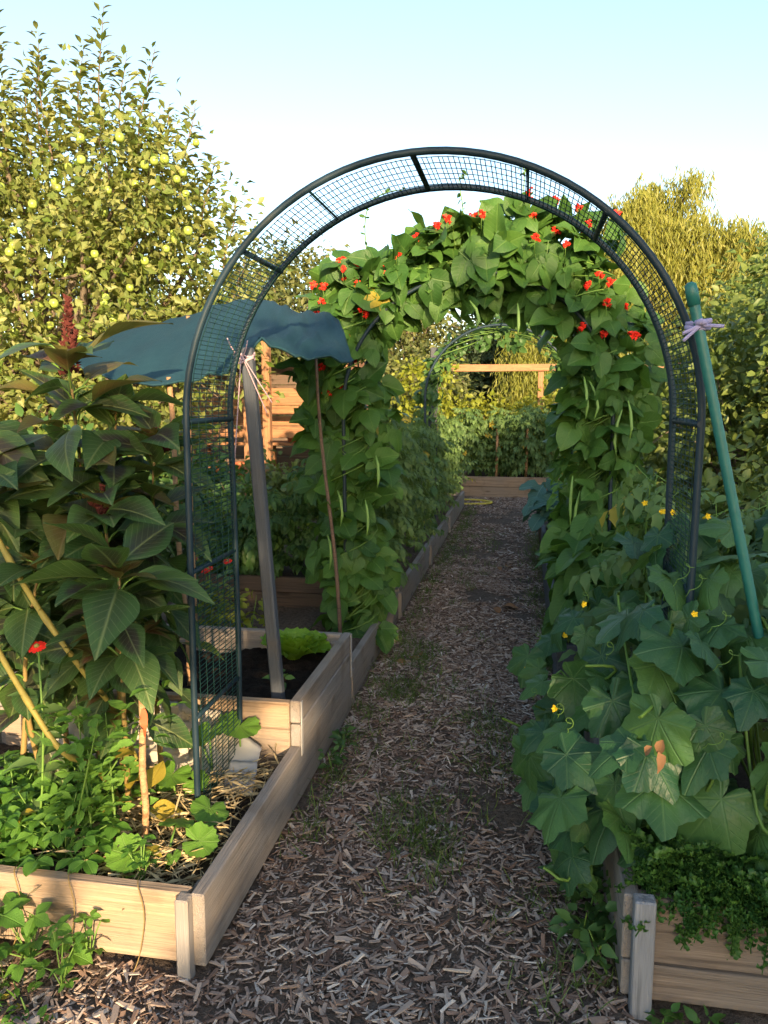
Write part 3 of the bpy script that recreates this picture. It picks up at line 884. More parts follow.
def cloth_mat():
    t = NT('blue_green_shade_cloth')
    v = t.coord('Object')
    wv = t.n('ShaderNodeTexWave', Vector=t.scaled(v, (1, 1, 1)), Scale=160.0, Distortion=1.0)
    n_ = t.noise(v, 5.0, 4)
    c = t.mix(n_, (0.013, 0.056, 0.082), (0.028, 0.096, 0.125))
    c = t.mix(t.math('MULTIPLY', wv.outputs['Fac'], 0.25), c, (0.02, 0.06, 0.08))
    p = t.bsdf(c, 0.62, 0.35, t.bump(t.math('ADD', wv.outputs['Fac'], t.math('MULTIPLY', t.noise(t.scaled(v, (1, .45, 1)), 13.0, 5), 5.0)), 0.6, 0.006))
    tr = t.n('ShaderNodeBsdfTranslucent', Color=(0.05, 0.20, 0.24))
    return t.done(t.n('ShaderNodeMixShader', i0=0.18, i1=p, i2=tr.outputs[0]).outputs[0])
m_cloth = cloth_mat()
# rows from the front hem to the ridge to the back hem; x runs left to right
rows = [
    [(-1.88, 3.05, 1.68), (-1.70, 3.00, 1.605), (-1.39, 2.96, 1.565), (-1.20, 2.97, 1.60), (-1.055, 2.97, 1.70), (-.95, 3.03, 1.70), (-.86, 3.12, 1.672), (-.70, 3.25, 1.655)],
    [(-2.02, 3.4, 1.74), (-1.80, 3.35, 1.725), (-1.50, 3.32, 1.745), (-1.28, 3.33, 1.78), (-1.12, 3.32, 1.80), (-1.0, 3.34, 1.79), (-.90, 3.40, 1.775), (-.78, 3.48, 1.745)],
    [(-2.16, 4.0, 1.86), (-1.93, 4.0, 1.90), (-1.66, 4.0, 1.965), (-1.46, 4.0, 2.01), (-1.30, 4.0, 2.0), (-1.18, 4.0, 1.955), (-1.06, 4.0, 1.945), (-.96, 4.0, 1.92)],
    [(-2.3, 4.4, 1.84), (-2.0, 4.4, 1.87), (-1.8, 4.4, 1.92), (-1.6, 4.4, 1.95), (-1.45, 4.4, 1.94), (-1.3, 4.4, 1.91), (-1.2, 4.4, 1.90), (-1.12, 4.4, 1.87)],
    [(-2.4, 4.8, 1.78), (-2.15, 4.8, 1.80), (-1.95, 4.8, 1.84), (-1.75, 4.8, 1.87), (-1.6, 4.8, 1.87), (-1.45, 4.8, 1.84), (-1.33, 4.8, 1.82), (-1.25, 4.8, 1.80)]]
G = np.array(rows)
def spl(ctrl, n):
    """catmull-rom resample along axis 0"""
    k = len(ctrl); out = []
    for u in np.linspace(0, k - 1, n):
        i = min(int(u), k - 2); t = u - i
        p = [ctrl[max(0, min(k - 1, i + d))] for d in (-1, 0, 1, 2)]
        out.append(.5 * ((2 * p[1]) + (-p[0] + p[2]) * t + (2 * p[0] - 5 * p[1] + 4 * p[2] - p[3]) * t ** 2 + (-p[0] + 3 * p[1] - 3 * p[2] + p[3]) * t ** 3))
    return np.array(out)
G = spl(G, 44)
G = spl(G.transpose(1, 0, 2), 64).transpose(1, 0, 2)
uu, vv = np.meshgrid(np.linspace(0, 7, 64), np.linspace(0, 4, 44))
fold = .008 * np.exp(-((uu - 4.0) ** 2) * .5 - vv * .9) * np.sin(np.arctan2(vv + .02, uu - 4.0) * 22) + .006 * np.sin(uu * 14 + vv * 9) * np.sin(vv * 5 + uu) + .011 * np.sin(uu * 3.1 + vv * 1.7) * np.sin(vv * 2.4 + 1) + .007 * np.sin(uu * 7.3 - vv * 4.1) + .010 * np.exp(-vv * 2.2) * np.sin(uu * 9.0)
G[:, :, 2] += fold
G[:, :, 1] += .010 * np.exp(-vv * 3) * np.sin(uu * 8.0 + 1)
nx, ny = 64, 44
i = np.arange(ny - 1)[:, None] * nx + np.arange(nx - 1)[None]
q = np.stack([i, i + 1, i + nx + 1, i + nx], 2).reshape(-1, 4)
sc_root = thing('shade_cloth', (-1.4, 3.9, 1.6), 'blue green shade netting slung like a low tent roof behind the bare arch', 'shade cloth')
me = raw_mesh('cloth', G.reshape(-1, 3) - wloc(sc_root), q.ravel(), np.arange(len(q)) * 4, None)
link(me, 'cloth', m_cloth, sc_root)
MB().tube(G[0][::2] + np.array([0, -.002, -.002]), .006, 5).build('hem', m_cloth, sc_root)
for p0, p1, lab in (((-1.73, 3.9, .13), (-1.73, 3.95, 1.93), 'thin pale bamboo cane holding the shade cloth behind the amaranth'),
                    ((-1.36, 3.0, .30), (-1.40, 2.99, 1.59), 'thin pale pole under the low front hem of the shade cloth')):
    tag(MB().tube([np.array(p0) + (np.array(p1) - np.array(p0)) * t + np.array([.006 * math.sin(t * 9), 0, 0]) for t in np.linspace(0, 1, 10)], .011, 8).build('support_pole', m_stick), lab, 'pole')

# brown cane leaning in front of the beans
tag(MB().tube([np.array([-1.005, 4.26, .10]) * (1 - t) + np.array([-1.10, 4.16, 1.72]) * t + np.array([.012 * math.sin(t * 6), 0, 0]) for t in np.linspace(0, 1, 16)], [.012 - .004 * t for t in np.linspace(0, 1, 16)], 7).build('bean_pole', m_twig),
    'thin brown cane leaning against the runner beans', 'cane')
# short peeled stick among strawberries, orange tag
tag(MB().tube([(-1.10, 2.06, .10), (-1.085, 2.055, .3), (-1.088, 2.05, .42), (-1.075, 2.04, .58), (-1.07, 2.03, .735)], [.011, .0105, .011, .010, .009], 8).build('plant_stick', m_stick), 'short peeled stick standing among the strawberries', 'stick')
mb = MB()
vs = []
for k in range(6):
    t = k / 5; w_ = .006 + .003 * math.sin(t * 3.1)
    for sx in (-1, 1):
        vs.append((-1.065 + sx * w_, 2.028 + .008 * math.sin(t * 5) * sx, .615 - .085 * t))
mb.add(vs, [(2 * k, 2 * k + 1, 2 * k + 3, 2 * k + 2) for k in range(5)])
mb.tube([(-1.075, 2.04, .62), (-1.065, 2.028, .613)], .002, 5)
tag(mb.build('plant_tag', m_orange), 'small orange red strip hanging from the short peeled stick', 'plant tag')
# thick yellow stalks leaning among the amaranth
for pts, lab in (([(-1.66, 2.16, 1.20), (-1.54, 2.12, 1.04), (-1.41, 2.07, .89), (-1.28, 2.06, .72), (-1.24, 2.2, .5), (-1.22, 2.36, .12)], 'thick yellow bare stalk slanting down past the scarlet zinnia'),
                 ([(-1.68, 2.10, .93), (-1.56, 2.05, .80), (-1.44, 2.0, .67), (-1.30, 1.97, .50), (-1.27, 2.1, .38), (-1.27, 2.3, .12)], 'shorter thick yellow stalk slanting low over the strawberries')):
    mb = MB()
    p = spl(np.array(pts), 28)
    rr = [.0095 + (.0022 if k % 6 == 0 else 0) - .002 * k / 28 for k in range(28)]
    mb.tube(p, rr, 9)
    tag(mb.build('bare_stalk', m_stem_y), lab, 'stalk')

# crumpled sacking and grey sheet against the black soil bed
def crumple(name, corners, n, amp, seed, mat, label, cat):
    c = np.array(corners)
    u, v = np.meshgrid(np.linspace(0, 1, n), np.linspace(0, 1, n))
    Pq = (c[0][None, None] * ((1 - u) * (1 - v))[..., None] + c[1] * (u * (1 - v))[..., None] + c[2] * (u * v)[..., None] + c[3] * ((1 - u) * v)[..., None])
    f = fbm(u * 3, v * 3, 1.6, seed)
    g = np.abs(fbm(u * 3, v * 3, 2.6, seed + 1))
    Pq[..., 1] += amp * f - amp * .8 * g
    Pq[..., 2] += amp * .6 * fbm(u, v, 3.3, seed + 2)
    Pq[..., 0] += amp * .5 * fbm(u, v, 2.9, seed + 3)
    i = np.arange(n - 1)[:, None] * n + np.arange(n - 1)[None]
    q = np.stack([i, i + 1, i + n + 1, i + n], 2).reshape(-1, 4)
    me = raw_mesh(name, Pq.reshape(-1, 3), q.ravel(), np.arange(len(q)) * 4, None)
    o = link(me, name, mat)
    md = o.modifiers.new('thickness', 'SOLIDIFY'); md.thickness = .006
    return tag(o, label, cat)
crumple('sacking', [(-1.78, 2.44, .17), (-1.16, 2.46, .17), (-1.12, 2.63, .385), (-1.74, 2.62, .40)], 30, .028, 3, m_scrap, 'crumpled pale sacking heaped against the bed of black compost', 'sacking')
crumple('sacking', [(-1.30, 2.50, .175), (-1.03, 2.52, .17), (-1.00, 2.64, .33), (-1.22, 2.64, .385)], 22, .020, 13, m_scrap, 'smaller fold of pale sacking beside the arch mesh', 'sacking')
crumple('grey_sheet', [(-1.12, 2.50, .19), (-.905, 2.45, .185), (-.915, 2.63, .235), (-1.10, 2.655, .345)], 12, .006, 21, m_card, 'flat grey slate like sheet slumped behind the mesh leg', 'sheet')
crumple('grey_sheet', [(-.985, 2.40, .172), (-.885, 2.42, .172), (-.905, 2.54, .225), (-1.01, 2.53, .23)], 10, .005, 25, m_card, 'small grey sheet scrap lying on the straw', 'sheet')

# straw on the low bed
P, D, N, S = [], [], [], []
for k in range(1300):
    x, y = rng.uniform(-1.72, -.835), rng.uniform(1.84, 2.62)
    cl = [(-1.28, 2.33), (-1.02, 1.98), (-.95, 2.45), (-1.15, 2.18)][k % 4]
    if k % 5: x, y = cl[0] + rng.normal(0, .11), cl[1] + rng.normal(0, .08)
    x = min(x, -.845)
    y = max(1.83, min(y, 2.62)); a = rng.uniform(0, 6.28); L_ = rng.uniform(.06, .2)
    if (x + L_ * math.cos(a) > -.83 or y + L_ * math.sin(a) < 1.82) and k % 40: continue
    P.append((x, y, .165 + rng.uniform(0, .055)))
    D.append((math.cos(a), math.sin(a), rng.normal(.05, .2))); N.append((rng.normal(0, .4), rng.normal(0, .4), 1)); S.append(L_)
for k in range(3):
    vs, fs, uv = pin_leaf([(0, 1), (.5, .9), (1, .3)], .020, 5, 1, fold=.4, droop=.1 + .2 * k, wavy=.03, seed=k)
    tpl(f'strw{k}', vs, fs, uv)
Rm, P = frames(np.array(P), np.array(D), np.array(N), np.array(S))
tag(joined('straw', ['strw0', 'strw1', 'strw2'], rng.integers(0, 3, len(P)), Rm, P, m_straw, None), 'dry straw mulch strewn over the low strawberry bed', 'straw', kind='stuff')

# hose loop and grey pot
tag(MB().tube([(-.86 + .02 * math.sin(a), 11.35 + 0.0 * a, .02) if a < 0 else (-.86 + .42 * math.sin(a), 11.25 + .42 * (1 - math.cos(a)) * .6, .025) for a in np.linspace(-.1, 3.3, 30)], .017, 8).build('garden_hose', m_hose), 'yellow garden hose curling on the path before the end bed', 'hose')
mb = MB(); mb.lathe((.285, 8.25, 0.0), [(.0, .0), (.10, .0), (.125, .20), (.135, .20), (.135, .235), (.115, .235), (.11, .19), (0, .185)], 18)
tag(mb.build('plant_pot', m_pot), 'grey pot at the path edge with blue green brassica leaves over it', 'pot')

# ------------------------------------------------------------------ open shed in the sun
sh = thing('garden_shed', (-3.6, 10.9, 0), 'open timber lean to shed glowing in low sun behind the shade cloth', 'shed')
for x, w in ((-5.6, .11), (-4.62, .10), (-3.60, .075), (-3.32, .10), (-2.44, .11)):
    plank('post', (x, 10.0, 0), (x, 10.0, 2.28), w, w, m_shed_wood, sh, up=(1, 0, 0))
plank('beam', (-5.8, 10.0, 2.34), (-2.2, 10.0, 2.34), .12, .10, m_shed_wood, sh)
for z in (1.60, 1.06):
    plank('rail', (-5.6, 10.07, z), (-2.4, 10.07, z), .11, .04, m_shed_wood, sh)
for k in range(13):
    z = .10 + k * .155
    plank('wall_board', (-5.8, 11.7, z), (-2.2, 11.7, z), .148, .03, m_shed_wood if 1.0 < z < 1.5 else m_dark_wood, sh)  # dark boards put the shed's shade into the colour, around a lit band
for k in range(9):
    plank('side_board', (-2.27, 10.1, .18 + k * .22), (-2.27, 11.7, .18 + k * .22), .20, .03, m_shed_wood, sh)
for k in range(12):
    x = -5.85 + k * .335
    plank('roof_board', (x, 9.75, 2.42), (x, 11.95, 2.75), .02, .325, m_dark_wood, sh, up=(0, -.15, 1))
bn = thing('work_bench', (-3.7, 10.75, 0), 'wooden potting bench inside the open shed', 'bench')
plank('bench_top', (-4.6, 10.7, .90), (-2.5, 10.7, .90), .04, .6, m_shed_wood, bn)
plank('shelf', (-4.6, 10.7, .42), (-2.5, 10.7, .42), .03, .55, m_shed_wood, bn)
for x in (-4.55, -3.55, -2.55):
    for y in (10.45, 10.95):
        plank('leg', (x, y, 0), (x, y, .878), .06, .06, m_shed_wood, bn, up=(1, 0, 0))
def pot(x, y, z, r_, h, mat, label, name='flower_pot', cat='pot'):
    mb = MB(); mb.lathe((x, y, z), [(0, 0), (r_ * .72, 0), (r_ * .95, h * .8), (r_ * 1.06, h * .8), (r_ * 1.06, h), (r_ * .88, h), (r_ * .8, h * .7), (0, h * .65)], 14)
    return tag(mb.build(name, mat), label, cat)
pot(-3.88, 10.55, .921, .075, .16, m_white, 'short white pot on the potting bench')
pot(-3.70, 10.56, .921, .07, .18, m_white, 'tall white pot on the potting bench')
pot(-4.15, 10.60, .921, .13, .12, m_greenpl, 'wide green plastic pot on the potting bench')
pot(-3.15, 10.60, .921, .10, .15, m_terr, 'terracotta pot on top of the potting bench')
pot(-3.90, 10.60, .436, .10, .20, m_terr, 'terracotta pot on the low shelf of the bench')
pot(-3.62, 10.58, .436, .09, .21, m_white, 'white bucket on the low shelf of the bench', 'bucket', 'bucket')
pot(-4.22, 10.58, .436, .11, .17, m_terr, 'broad terracotta pot on the low shelf of the bench')
mb = MB(); mb.lathe((-2.75, 10.6, .921), [(0, 0), (.05, 0), (.05, .16), (.02, .20), (.02, .24), (0, .24)], 12)
tag(mb.build('bottle', m_white), 'white bottle on the end of the potting bench', 'bottle')

# timber rail at the end of the garden
fn = thing('timber_rail', (0, 15.2, 0), 'long timber rail on posts behind the yellow green bushes', 'rail fence')
plank('rail', (-1.75, 15.2, 2.10), (3.6, 15.2, 2.10), .13, .06, m_shed_wood, fn)
plank('rail', (-1.75, 15.2, 1.2), (3.6, 15.2, 1.2), .11, .05, m_shed_wood, fn)
for x in (-1.65, .28, 2.0, 3.5):
    plank('post', (x, 15.26, 0), (x, 15.26, 2.08), .10, .09, m_shed_wood, fn, up=(1, 0, 0))
pg = prism_post('round grey wooden post beside the vine covered far arch', 'timber_post', (-.965, 8.55, 0.1), (-.965, 8.55, 2.05), .075, .075, m_post_wood, 'post')
for x, z1, lab in ((.04, 1.15, 'taller orange brown stake in the tomato bed at path end'), (-.42, 1.05, 'shorter orange brown stake in the tomato bed at path end')):
    tag(MB().tube([(x, 12.5, .2), (x + .01, 12.5, .7), (x + .005, 12.5, z1)], .022, 8).build('tomato_stake', m_stick), lab, 'stake')

# ------------------------------------------------------------------ amaranth
def rot_about(v, ax, a):
    ax = ax / np.linalg.norm(ax)
    return v * math.cos(a) + np.cross(ax, v) * math.sin(a) + ax * (ax @ v) * (1 - math.cos(a))
def spike(mb, base, tip, r0, n, size, rs):
    base, tip = np.array(base), np.array(tip)
    for k in range(n):
        t = rs.random() ** .8
        a = rs.uniform(0, 6.28)
        rr = r0 * (1 - t * .85) * rs.uniform(.5, 1.1)
        c = base + (tip - base) * t + np.array([rr * math.cos(a), rr * math.sin(a), 0])
        s_ = size * rs.uniform(.6, 1.3)
        d = unit(np.array([math.cos(a), math.sin(a), rs.uniform(.2, 1.2)]))
        p = unit(np.cross(d, rs.normal(0, 1, 3))); q = np.cross(d, p)
        vs = [c - d * s_ * .3 + p * s_ * .5, c - d * s_ * .3 - p * s_ * .25 + q * s_ * .43, c - d * s_ * .3 - p * s_ * .25 - q * s_ * .43, c + d * s_]
        mb.add(vs, [(0, 1, 2), (0, 3, 1), (1, 3, 2), (2, 3, 0)], 0, rs.random(), False)
def amaranth(label, foot, top, nleaf, L0, L1, seed, plume=None, bare=.25, rosette=True, side=0, bronze=0):
    rs = np.random.default_rng(seed)
    root = thing('amaranth', tuple(foot), label, 'amaranth', None)
    foot, top = np.array(foot, float), np.array(top, float)
    bend = np.array([rs.normal(0, .03), rs.normal(0, .03), 0])
    cen = lambda t: foot + (top - foot) * t + bend * math.sin(t * 3.14)
    H = top[2] - foot[2]
    MB().tube([cen(t) for t in np.linspace(0, 1, 14)], [.011 * (1 - .6 * t) for t in np.linspace(0, 1, 14)], 8).build('stem', m_stem_r, root)
    P, D, N, S = [], [], [], []
    P2, D2, N2, S2 = [], [], [], []
    pet = MB()
    for k in range(nleaf):
        t = bare + (1 - bare) * (k / (nleaf - 1)) ** .85
        a = k * 2.4 + rs.normal(0, .25)
        out = np.array([math.cos(a), math.sin(a), 0])
        L = (L0 + (L1 - L0) * t) * rs.uniform(.8, 1.2)
        el = (.05 + .75 * t ** 3) + rs.normal(0, .30)
        pd = out * math.cos(el + .4) + np.array([0, 0, math.sin(el + .4)])
        d = out * math.cos(el - .35) + np.array([0, 0, math.sin(el - .35)])
        nrm = -out * math.sin(el - .35) + np.array([0, -.35, math.cos(el - .35)]) + rs.normal(0, .35, 3)
        pl = L * rs.uniform(.35, .6) * (1 - .45 * t)
        b = cen(t); e = b + pd * pl
        pet.tube([b, b + pd * pl * .5 + np.array([0, 0, .006]), e, e + d * L * .06], [.0042, .0034, .0028, .002], 5, rnd=rs.random(), cap=False)
        P.append(e); D.append(d); N.append(nrm); S.append(L)
    if rosette:
        for k in range(11):
            a = k * 2.4; out = np.array([math.cos(a), math.sin(a), 0]); el = .55 + .05 * k
            P2.append(top + np.array([0, 0, -.01 + .003 * k])); S2.append(.11 - .006 * k)
            D2.append(out * math.cos(el) + np.array([0, 0, math.sin(el)])); N2.append(-out * math.sin(el) + np.array([0, 0, math.cos(el)]))
    for k in range(bronze):
        a = k * 2.4 + .4; el = .75 - .045 * k + rs.normal(0, .1)
        out = np.array([math.cos(a), math.sin(a), 0]); b = cen(1 - .022 * k) + out * .02
        d = out * math.cos(el) + np.array([0, 0, math.sin(el)])
        pet.tube([cen(1 - .03 * k), b, b + d * .07], .003, 5, cap=False)
        P2.append(b + d * .06); S2.append(rs.uniform(.17, .26)); D2.append(d); N2.append(-out * math.sin(el) + np.array([0, -.25, math.cos(el)]))
    for _ in range(side):
        t = rs.uniform(bare, .85); a = rs.uniform(0, 6.28)
        b = cen(t) + np.array([math.cos(a), math.sin(a), .3]) * .08
        for k in range(4):
            a2 = a + rs.normal(0, .8)
            P2.append(b); S2.append(rs.uniform(.05, .09)); D2.append((math.cos(a2), math.sin(a2), rs.uniform(0, 1))); N2.append((0, 0, 1))
    pet.build('petiole_spray', m_stem, root)['kind'] = 'stuff'
    foliage(root, K('ama'), P, D, N, S, lm_ama, 300)
    if P2:
        foliage(root, K('ama'), P2, D2, N2, S2, lm_ama_t, 300, 'young_leaf')
    if plume:
        mb = MB()
        spike(mb, top - np.array([0, 0, .04]), top + np.array([rs.normal(0, .01), 0, plume]), .030, int(900 * plume), .013, rs)
        for _ in range(5):
            a = rs.uniform(0, 6.28); b = top + np.array([0, 0, rs.uniform(-.04, .03)])
            spike(mb, b, b + np.array([math.cos(a) * .05, math.sin(a) * .05, plume * .35]), .014, 60, .011, rs)
        mb.build('flower_plume', m_plume, root)['kind'] = 'stuff'
    return root
amaranth('tall amaranth with bronze green leaves and upright dark red plume before the apple tree', (-1.45, 2.42, .15), (-1.42, 2.32, 1.62), 34, .17, .20, 1, plume=.20, bare=.35, bronze=16)
amaranth('amaranth with a big flat rosette of purple blotched leaves above the peeled stick', (-1.22, 2.20, .15), (-1.15, 2.08, .99), 26, .19, .21, 2, bare=.62, side=3)
amaranth('amaranth with dark tassel and purple centred leaves behind the rosette plant', (-1.32, 2.34, .15), (-1.28, 2.24, 1.17), 46, .16, .20, 3, plume=.07, bare=.3, side=3)
amaranth('green amaranth with small maroon tassel growing close to the mesh leg of the arch', (-1.22, 2.44, .15), (-1.19, 2.42, 1.36), 46, .15, .19, 4, plume=.05, bare=.3, side=2)
amaranth('amaranth with pale lit leaves beside the leaning yellow stalks', (-1.68, 2.30, .15), (-1.64, 2.20, 1.28), 44, .17, .21, 6, plume=.06, bare=.3, side=2)
amaranth('short leafy amaranth under the bronze leaved tall one', (-1.52, 2.26, .15), (-1.47, 2.18, .98), 26, .15, .17, 8, bare=.35)
amaranth('bushy dark amaranth crowding against the shade cloth pole', (-1.50, 2.56, .15), (-1.40, 2.50, 1.30), 46, .17, .19, 9, bare=.3, side=3)

amaranth('broad leaved green amaranth in the gap between the tall plume and the mesh', (-1.36, 2.48, .15), (-1.32, 2.42, 1.46), 44, .16, .20, 10, bare=.3, side=2)
amaranth('leafy amaranth at the outer end of the low bed, behind the yellow stalks', (-1.80, 2.34, .15), (-1.76, 2.28, 1.42), 44, .17, .22, 12, bare=.25, side=2)
amaranth('low green amaranth behind the scarlet zinnia', (-1.62, 2.50, .15), (-1.60, 2.44, 1.08), 40, .15, .18, 14, bare=.25, side=2)

# weedy green shoots and withered leaves under the amaranth
def shoots(name, label, cat, spots, nper, h, ls, mat, keys, seed, stem=m_stem, spread=.05, lean=.3, group=None):
    rs = np.random.default_rng(seed)
    root = thing(name, spots[0], label, cat, group)
    mb = MB(); P, D, N, S = [], [], [], []
    for sp_ in spots:
        sp_ = np.array(sp_, float)
        tip = sp_ + np.array([rs.normal(0, lean * h), rs.normal(0, lean * h), h * rs.uniform(.8, 1.1)])
        mb.tube([sp_ + (tip - sp_) * t for t in (0, .5, 1)], [.004, .003, .0015], 5, cap=False)
        for k in range(nper):
            t = rs.uniform(.15, 1) ; a = rs.uniform(0, 6.28)
            b = sp_ + (tip - sp_) * t
            d = np.array([math.cos(a), math.sin(a), rs.uniform(-.4, .7)])
            e = b + d * spread * rs.uniform(.3, 1)
            P.append(e); D.append(d); N.append(np.array([0, -.3, 1]) + rs.normal(0, .35, 3)); S.append(ls * rs.uniform(.65, 1.3))
    mb.build('stem', stem, root)
    foliage(root, keys, P, D, N, S, mat, 300)
    return root
shoots('weed', 'small pale green weed sprouting beneath the amaranth rosette', 'weed', [(-1.24, 2.02, .16), (-1.30, 1.98, .16), (-1.18, 2.05, .16), (-1.35, 2.02, .16), (-1.27, 2.08, .16)], 58, .46, .044, lm_pump, K('ell'), 31, spread=.10)
shoots('withered_plant', 'hanging yellow withered leaves below the amaranth rosette', 'plant', [(-1.13, 2.12, .16)], 5, .36, .12, lm_yell, K('ama'), 33, stem=m_stem_y, spread=.03)

# zinnias
def flower_head(mb, c, r_, rs, tilt=(0, -.5, 1), npet=18, layers=2, mi=0):
    c = np.array(c); up_ = unit(np.array(tilt, float))
    x = unit(np.cross(up_, np.array([0.3, 1, .2]))); y = np.cross(up_, x)
    for l in range(layers):
        for k in range(npet):
            a = 6.28 * k / npet + l * .2 + rs.normal(0, .08)
            d = x * math.cos(a) + y * math.sin(a); s_ = np.cross(up_, d)
            rr = r_ * (1 - .3 * l) * rs.uniform(.85, 1.1); w = rr * .30
            lift = up_ * (.1 + .25 * l) * rr
            vs = [c + lift * .2, c + d * rr * .55 + s_ * w * .7 + lift, c + d * rr + s_ * w * .3 + lift * .6, c + d * rr - s_ * w * .3 + lift * .6, c + d * rr * .55 - s_ * w * .7 + lift]
            mb.add(vs, [(0, 1, 2, 3, 4)], mi, rs.random(), False)
def zinnia(label, foot, heads, seed, leaves=10):
    rs = np.random.default_rng(seed)
    root = thing('zinnia', tuple(foot), label, 'flower')
    st_ = MB(); P, D, N, S = [], [], [], []
    for h in heads:
        f_ = np.array(foot) + rs.normal(0, .015, 3) * np.array([1, 1, 0]); h = np.array(h)
        pts = [f_ + (h - f_) * t + np.array([.02 * math.sin(t * 3), 0, 0]) for t in (0, .3, .6, 1)]
        st_.tube(pts, .0035, 5)
        for k in range(leaves):
            t = rs.uniform(.1, .85); a = rs.uniform(0, 6.28); b = f_ + (h - f_) * t
            P.append(b); D.append((math.cos(a), math.sin(a), .3)); N.append((0, -.2, 1)); S.append(rs.uniform(.06, .1))
        mb = MB(); flower_head(mb, h, .026, rs); fo = mb.build('flower_head', m_red, root)
        mb = MB(); mb.lathe(h + np.array([0, -.003, .0]), [(0, -.002), (.008, 0), (.008, .008), (0, .013)], 8); mb.build('flower_centre', m_stem_y, fo)
    st_.build('stem', m_stem, root)
    foliage(root, K('ov'), P, D, N, S, lm_tom, 60)
zinnia('scarlet zinnia between the leaning yellow stalks', (-1.46, 2.06, .15), [(-1.385, 2.02, .785)], 3)
zinnia('red flowers seen through the wire mesh, behind the black compost bed', (-1.72, 4.0, .13), [(-1.76, 3.98, .64), (-1.69, 4.02, .58), (-1.74, 4.1, .55), (-1.59, 4.05, .62)], 5, 12)
shoots('leafy_herb', 'yellow green leafy herb behind the black compost bed, under the red flowers', 'plant', [(-1.68 + .05 * k, 4.02 + .03 * (k % 3), .13) for k in range(6)], 34, .36, .055, lm_bushy, K('ov'), 37, spread=.08)

# ------------------------------------------------------------------ strawberries and seedlings
def strawberry(label, c, n, rad, seed, group=None, ls=(.055, .085), dirs=None):
    rs = np.random.default_rng(seed)
    root = thing('strawberry_plant', tuple(c), label, 'strawberry plant', group)
    c = np.array(c, float); mb = MB(); P, D, N, S = [], [], [], []
    for k in range(n):
        a = k * 2.4 + rs.normal(0, .3); r_ = rad * math.sqrt((k + .5) / n)
        e = c + np.array([r_ * math.cos(a), r_ * math.sin(a), .055 + .085 * (1 - (r_ / rad) ** 2) + rs.normal(0, .02)])
        d = np.array([math.cos(a), math.sin(a), rs.uniform(-.25, .35)])
        mb.tube([c, c + (e - c) * .5 + np.array([0, 0, .02]), e], .0022, 4, cap=False)
        P.append(e - d * .025); D.append(d); N.append(np.array([0, -.15, 1]) + .35 * np.array([math.cos(a), math.sin(a), 0]) + rs.normal(0, .22, 3)); S.append(rs.uniform(*ls) * 1.25)
    mb.build('petiole_spray', m_stem, root)['kind'] = 'stuff'
    foliage(root, K('straw'), P, D, N, S, lm_straw, 300)
sg = 'strawberry plants covering the low bed'
sl_ = 'leafy strawberry plant in the low bed, part of the thick green carpet'
for k, (x, y) in enumerate([(-1.30, 1.96), (-1.43, 2.05), (-1.55, 1.95), (-1.38, 2.20), (-1.58, 2.14), (-1.70, 2.02), (-1.50, 2.30), (-1.68, 2.24), (-1.85, 2.1), (-1.80, 1.95)]):
    strawberry(sl_, (x, y, .155), 32, .16, 50 + k, sg, (.055, .088))
strawberry('small strawberry plantlet beside the pale squash seedlings', (-1.02, 1.89, .155), 8, .06, 71, ls=(.04, .055))
strawberry('strawberry runner plant rooted in the chips below the front board', (-1.27, 1.73, .02), 14, .13, 72)
strawberry('big leaved strawberry clump spilling over the end of the front board', (-1.45, 1.74, .05), 22, .15, 73, ls=(.08, .11))
strawberry('tiny strawberry runner below the middle of the front board', (-1.10, 1.74, .02), 7, .06, 74, ls=(.04, .06))
strawberry('strawberry runner plant next to the corner of the low bed', (-1.13, 1.66, .01), 6, .05, 75, ls=(.035, .05))
rs = np.random.default_rng(4)
for k in range(3):
    x = (-1.36, -1.2, -1.0)[k]
    mb = MB(); mb.tube(spl(np.array([(x, 1.84, .22), (x + .03, 1.775, .235), (x + .05, 1.765, .16), (x + .04, 1.75, .06), (x + .03, 1.73, .02)]), 14), .0016, 4)
    tag(mb.build('strawberry_runner', m_stem_r), ('thin red runner trailing over the front board from the thickest strawberries', 'thin runner trailing down the middle of the front board', 'thin runner trailing over the front board near its corner post')[k], 'runner')
def seedling(label, c, leaves, seed):
    rs = np.random.default_rng(seed)
    root = thing('squash_seedling', tuple(c), label, 'seedling')
    mb = MB(); P, D, N, S = [], [], [], []
    c = np.array(c, float)
    for (dx, dy, dz, s_) in leaves:
        e = c + np.array([dx, dy, dz]); d = np.array([dx, dy - .05, 0.0]); 
        if np.linalg.norm(d) < .02: d = np.array([rs.normal(), -1, 0])
        mb.tube([c, c + (e - c) * .55 + np.array([0, 0, .015]), e], [.004, .0035, .003], 6)
        P.append(e); D.append(unit(d) * .8 + np.array([0, 0, -.15])); N.append(np.array([rs.normal(0, .25), -.45, 1])); S.append(s_ * 1.15)
    mb.build('stem', m_stem, root)
    foliage(root, K('pump'), P, D, N, S, lm_pump, 20)
seedling('squash seedling with three pale rounded leaves by the corner of the low bed', (-.985, 1.96, .155), [(-.085, -.045, .075, .062), (.075, .07, .065, .055), (-.005, .10, .10, .05), (.03, -.01, .06, .025)], 1)
seedling('yellow green squash seedling at the foot of the sacking', (-1.10, 2.30, .155), [(-.01, -.02, .13, .065), (.05, .03, .09, .045), (-.05, .02, .08, .035)], 2)
seedling('squash seedling leaf in front of the far mesh leg', (-.955, 2.22, .155), [(.01, -.02, .07, .06), (-.05, .03, .05, .03)], 3)
seedling('pale squash seedling behind the short peeled stick', (-1.06, 2.50, .2), [(.0, -.02, .15, .065), (-.06, .02, .10, .05)], 5)
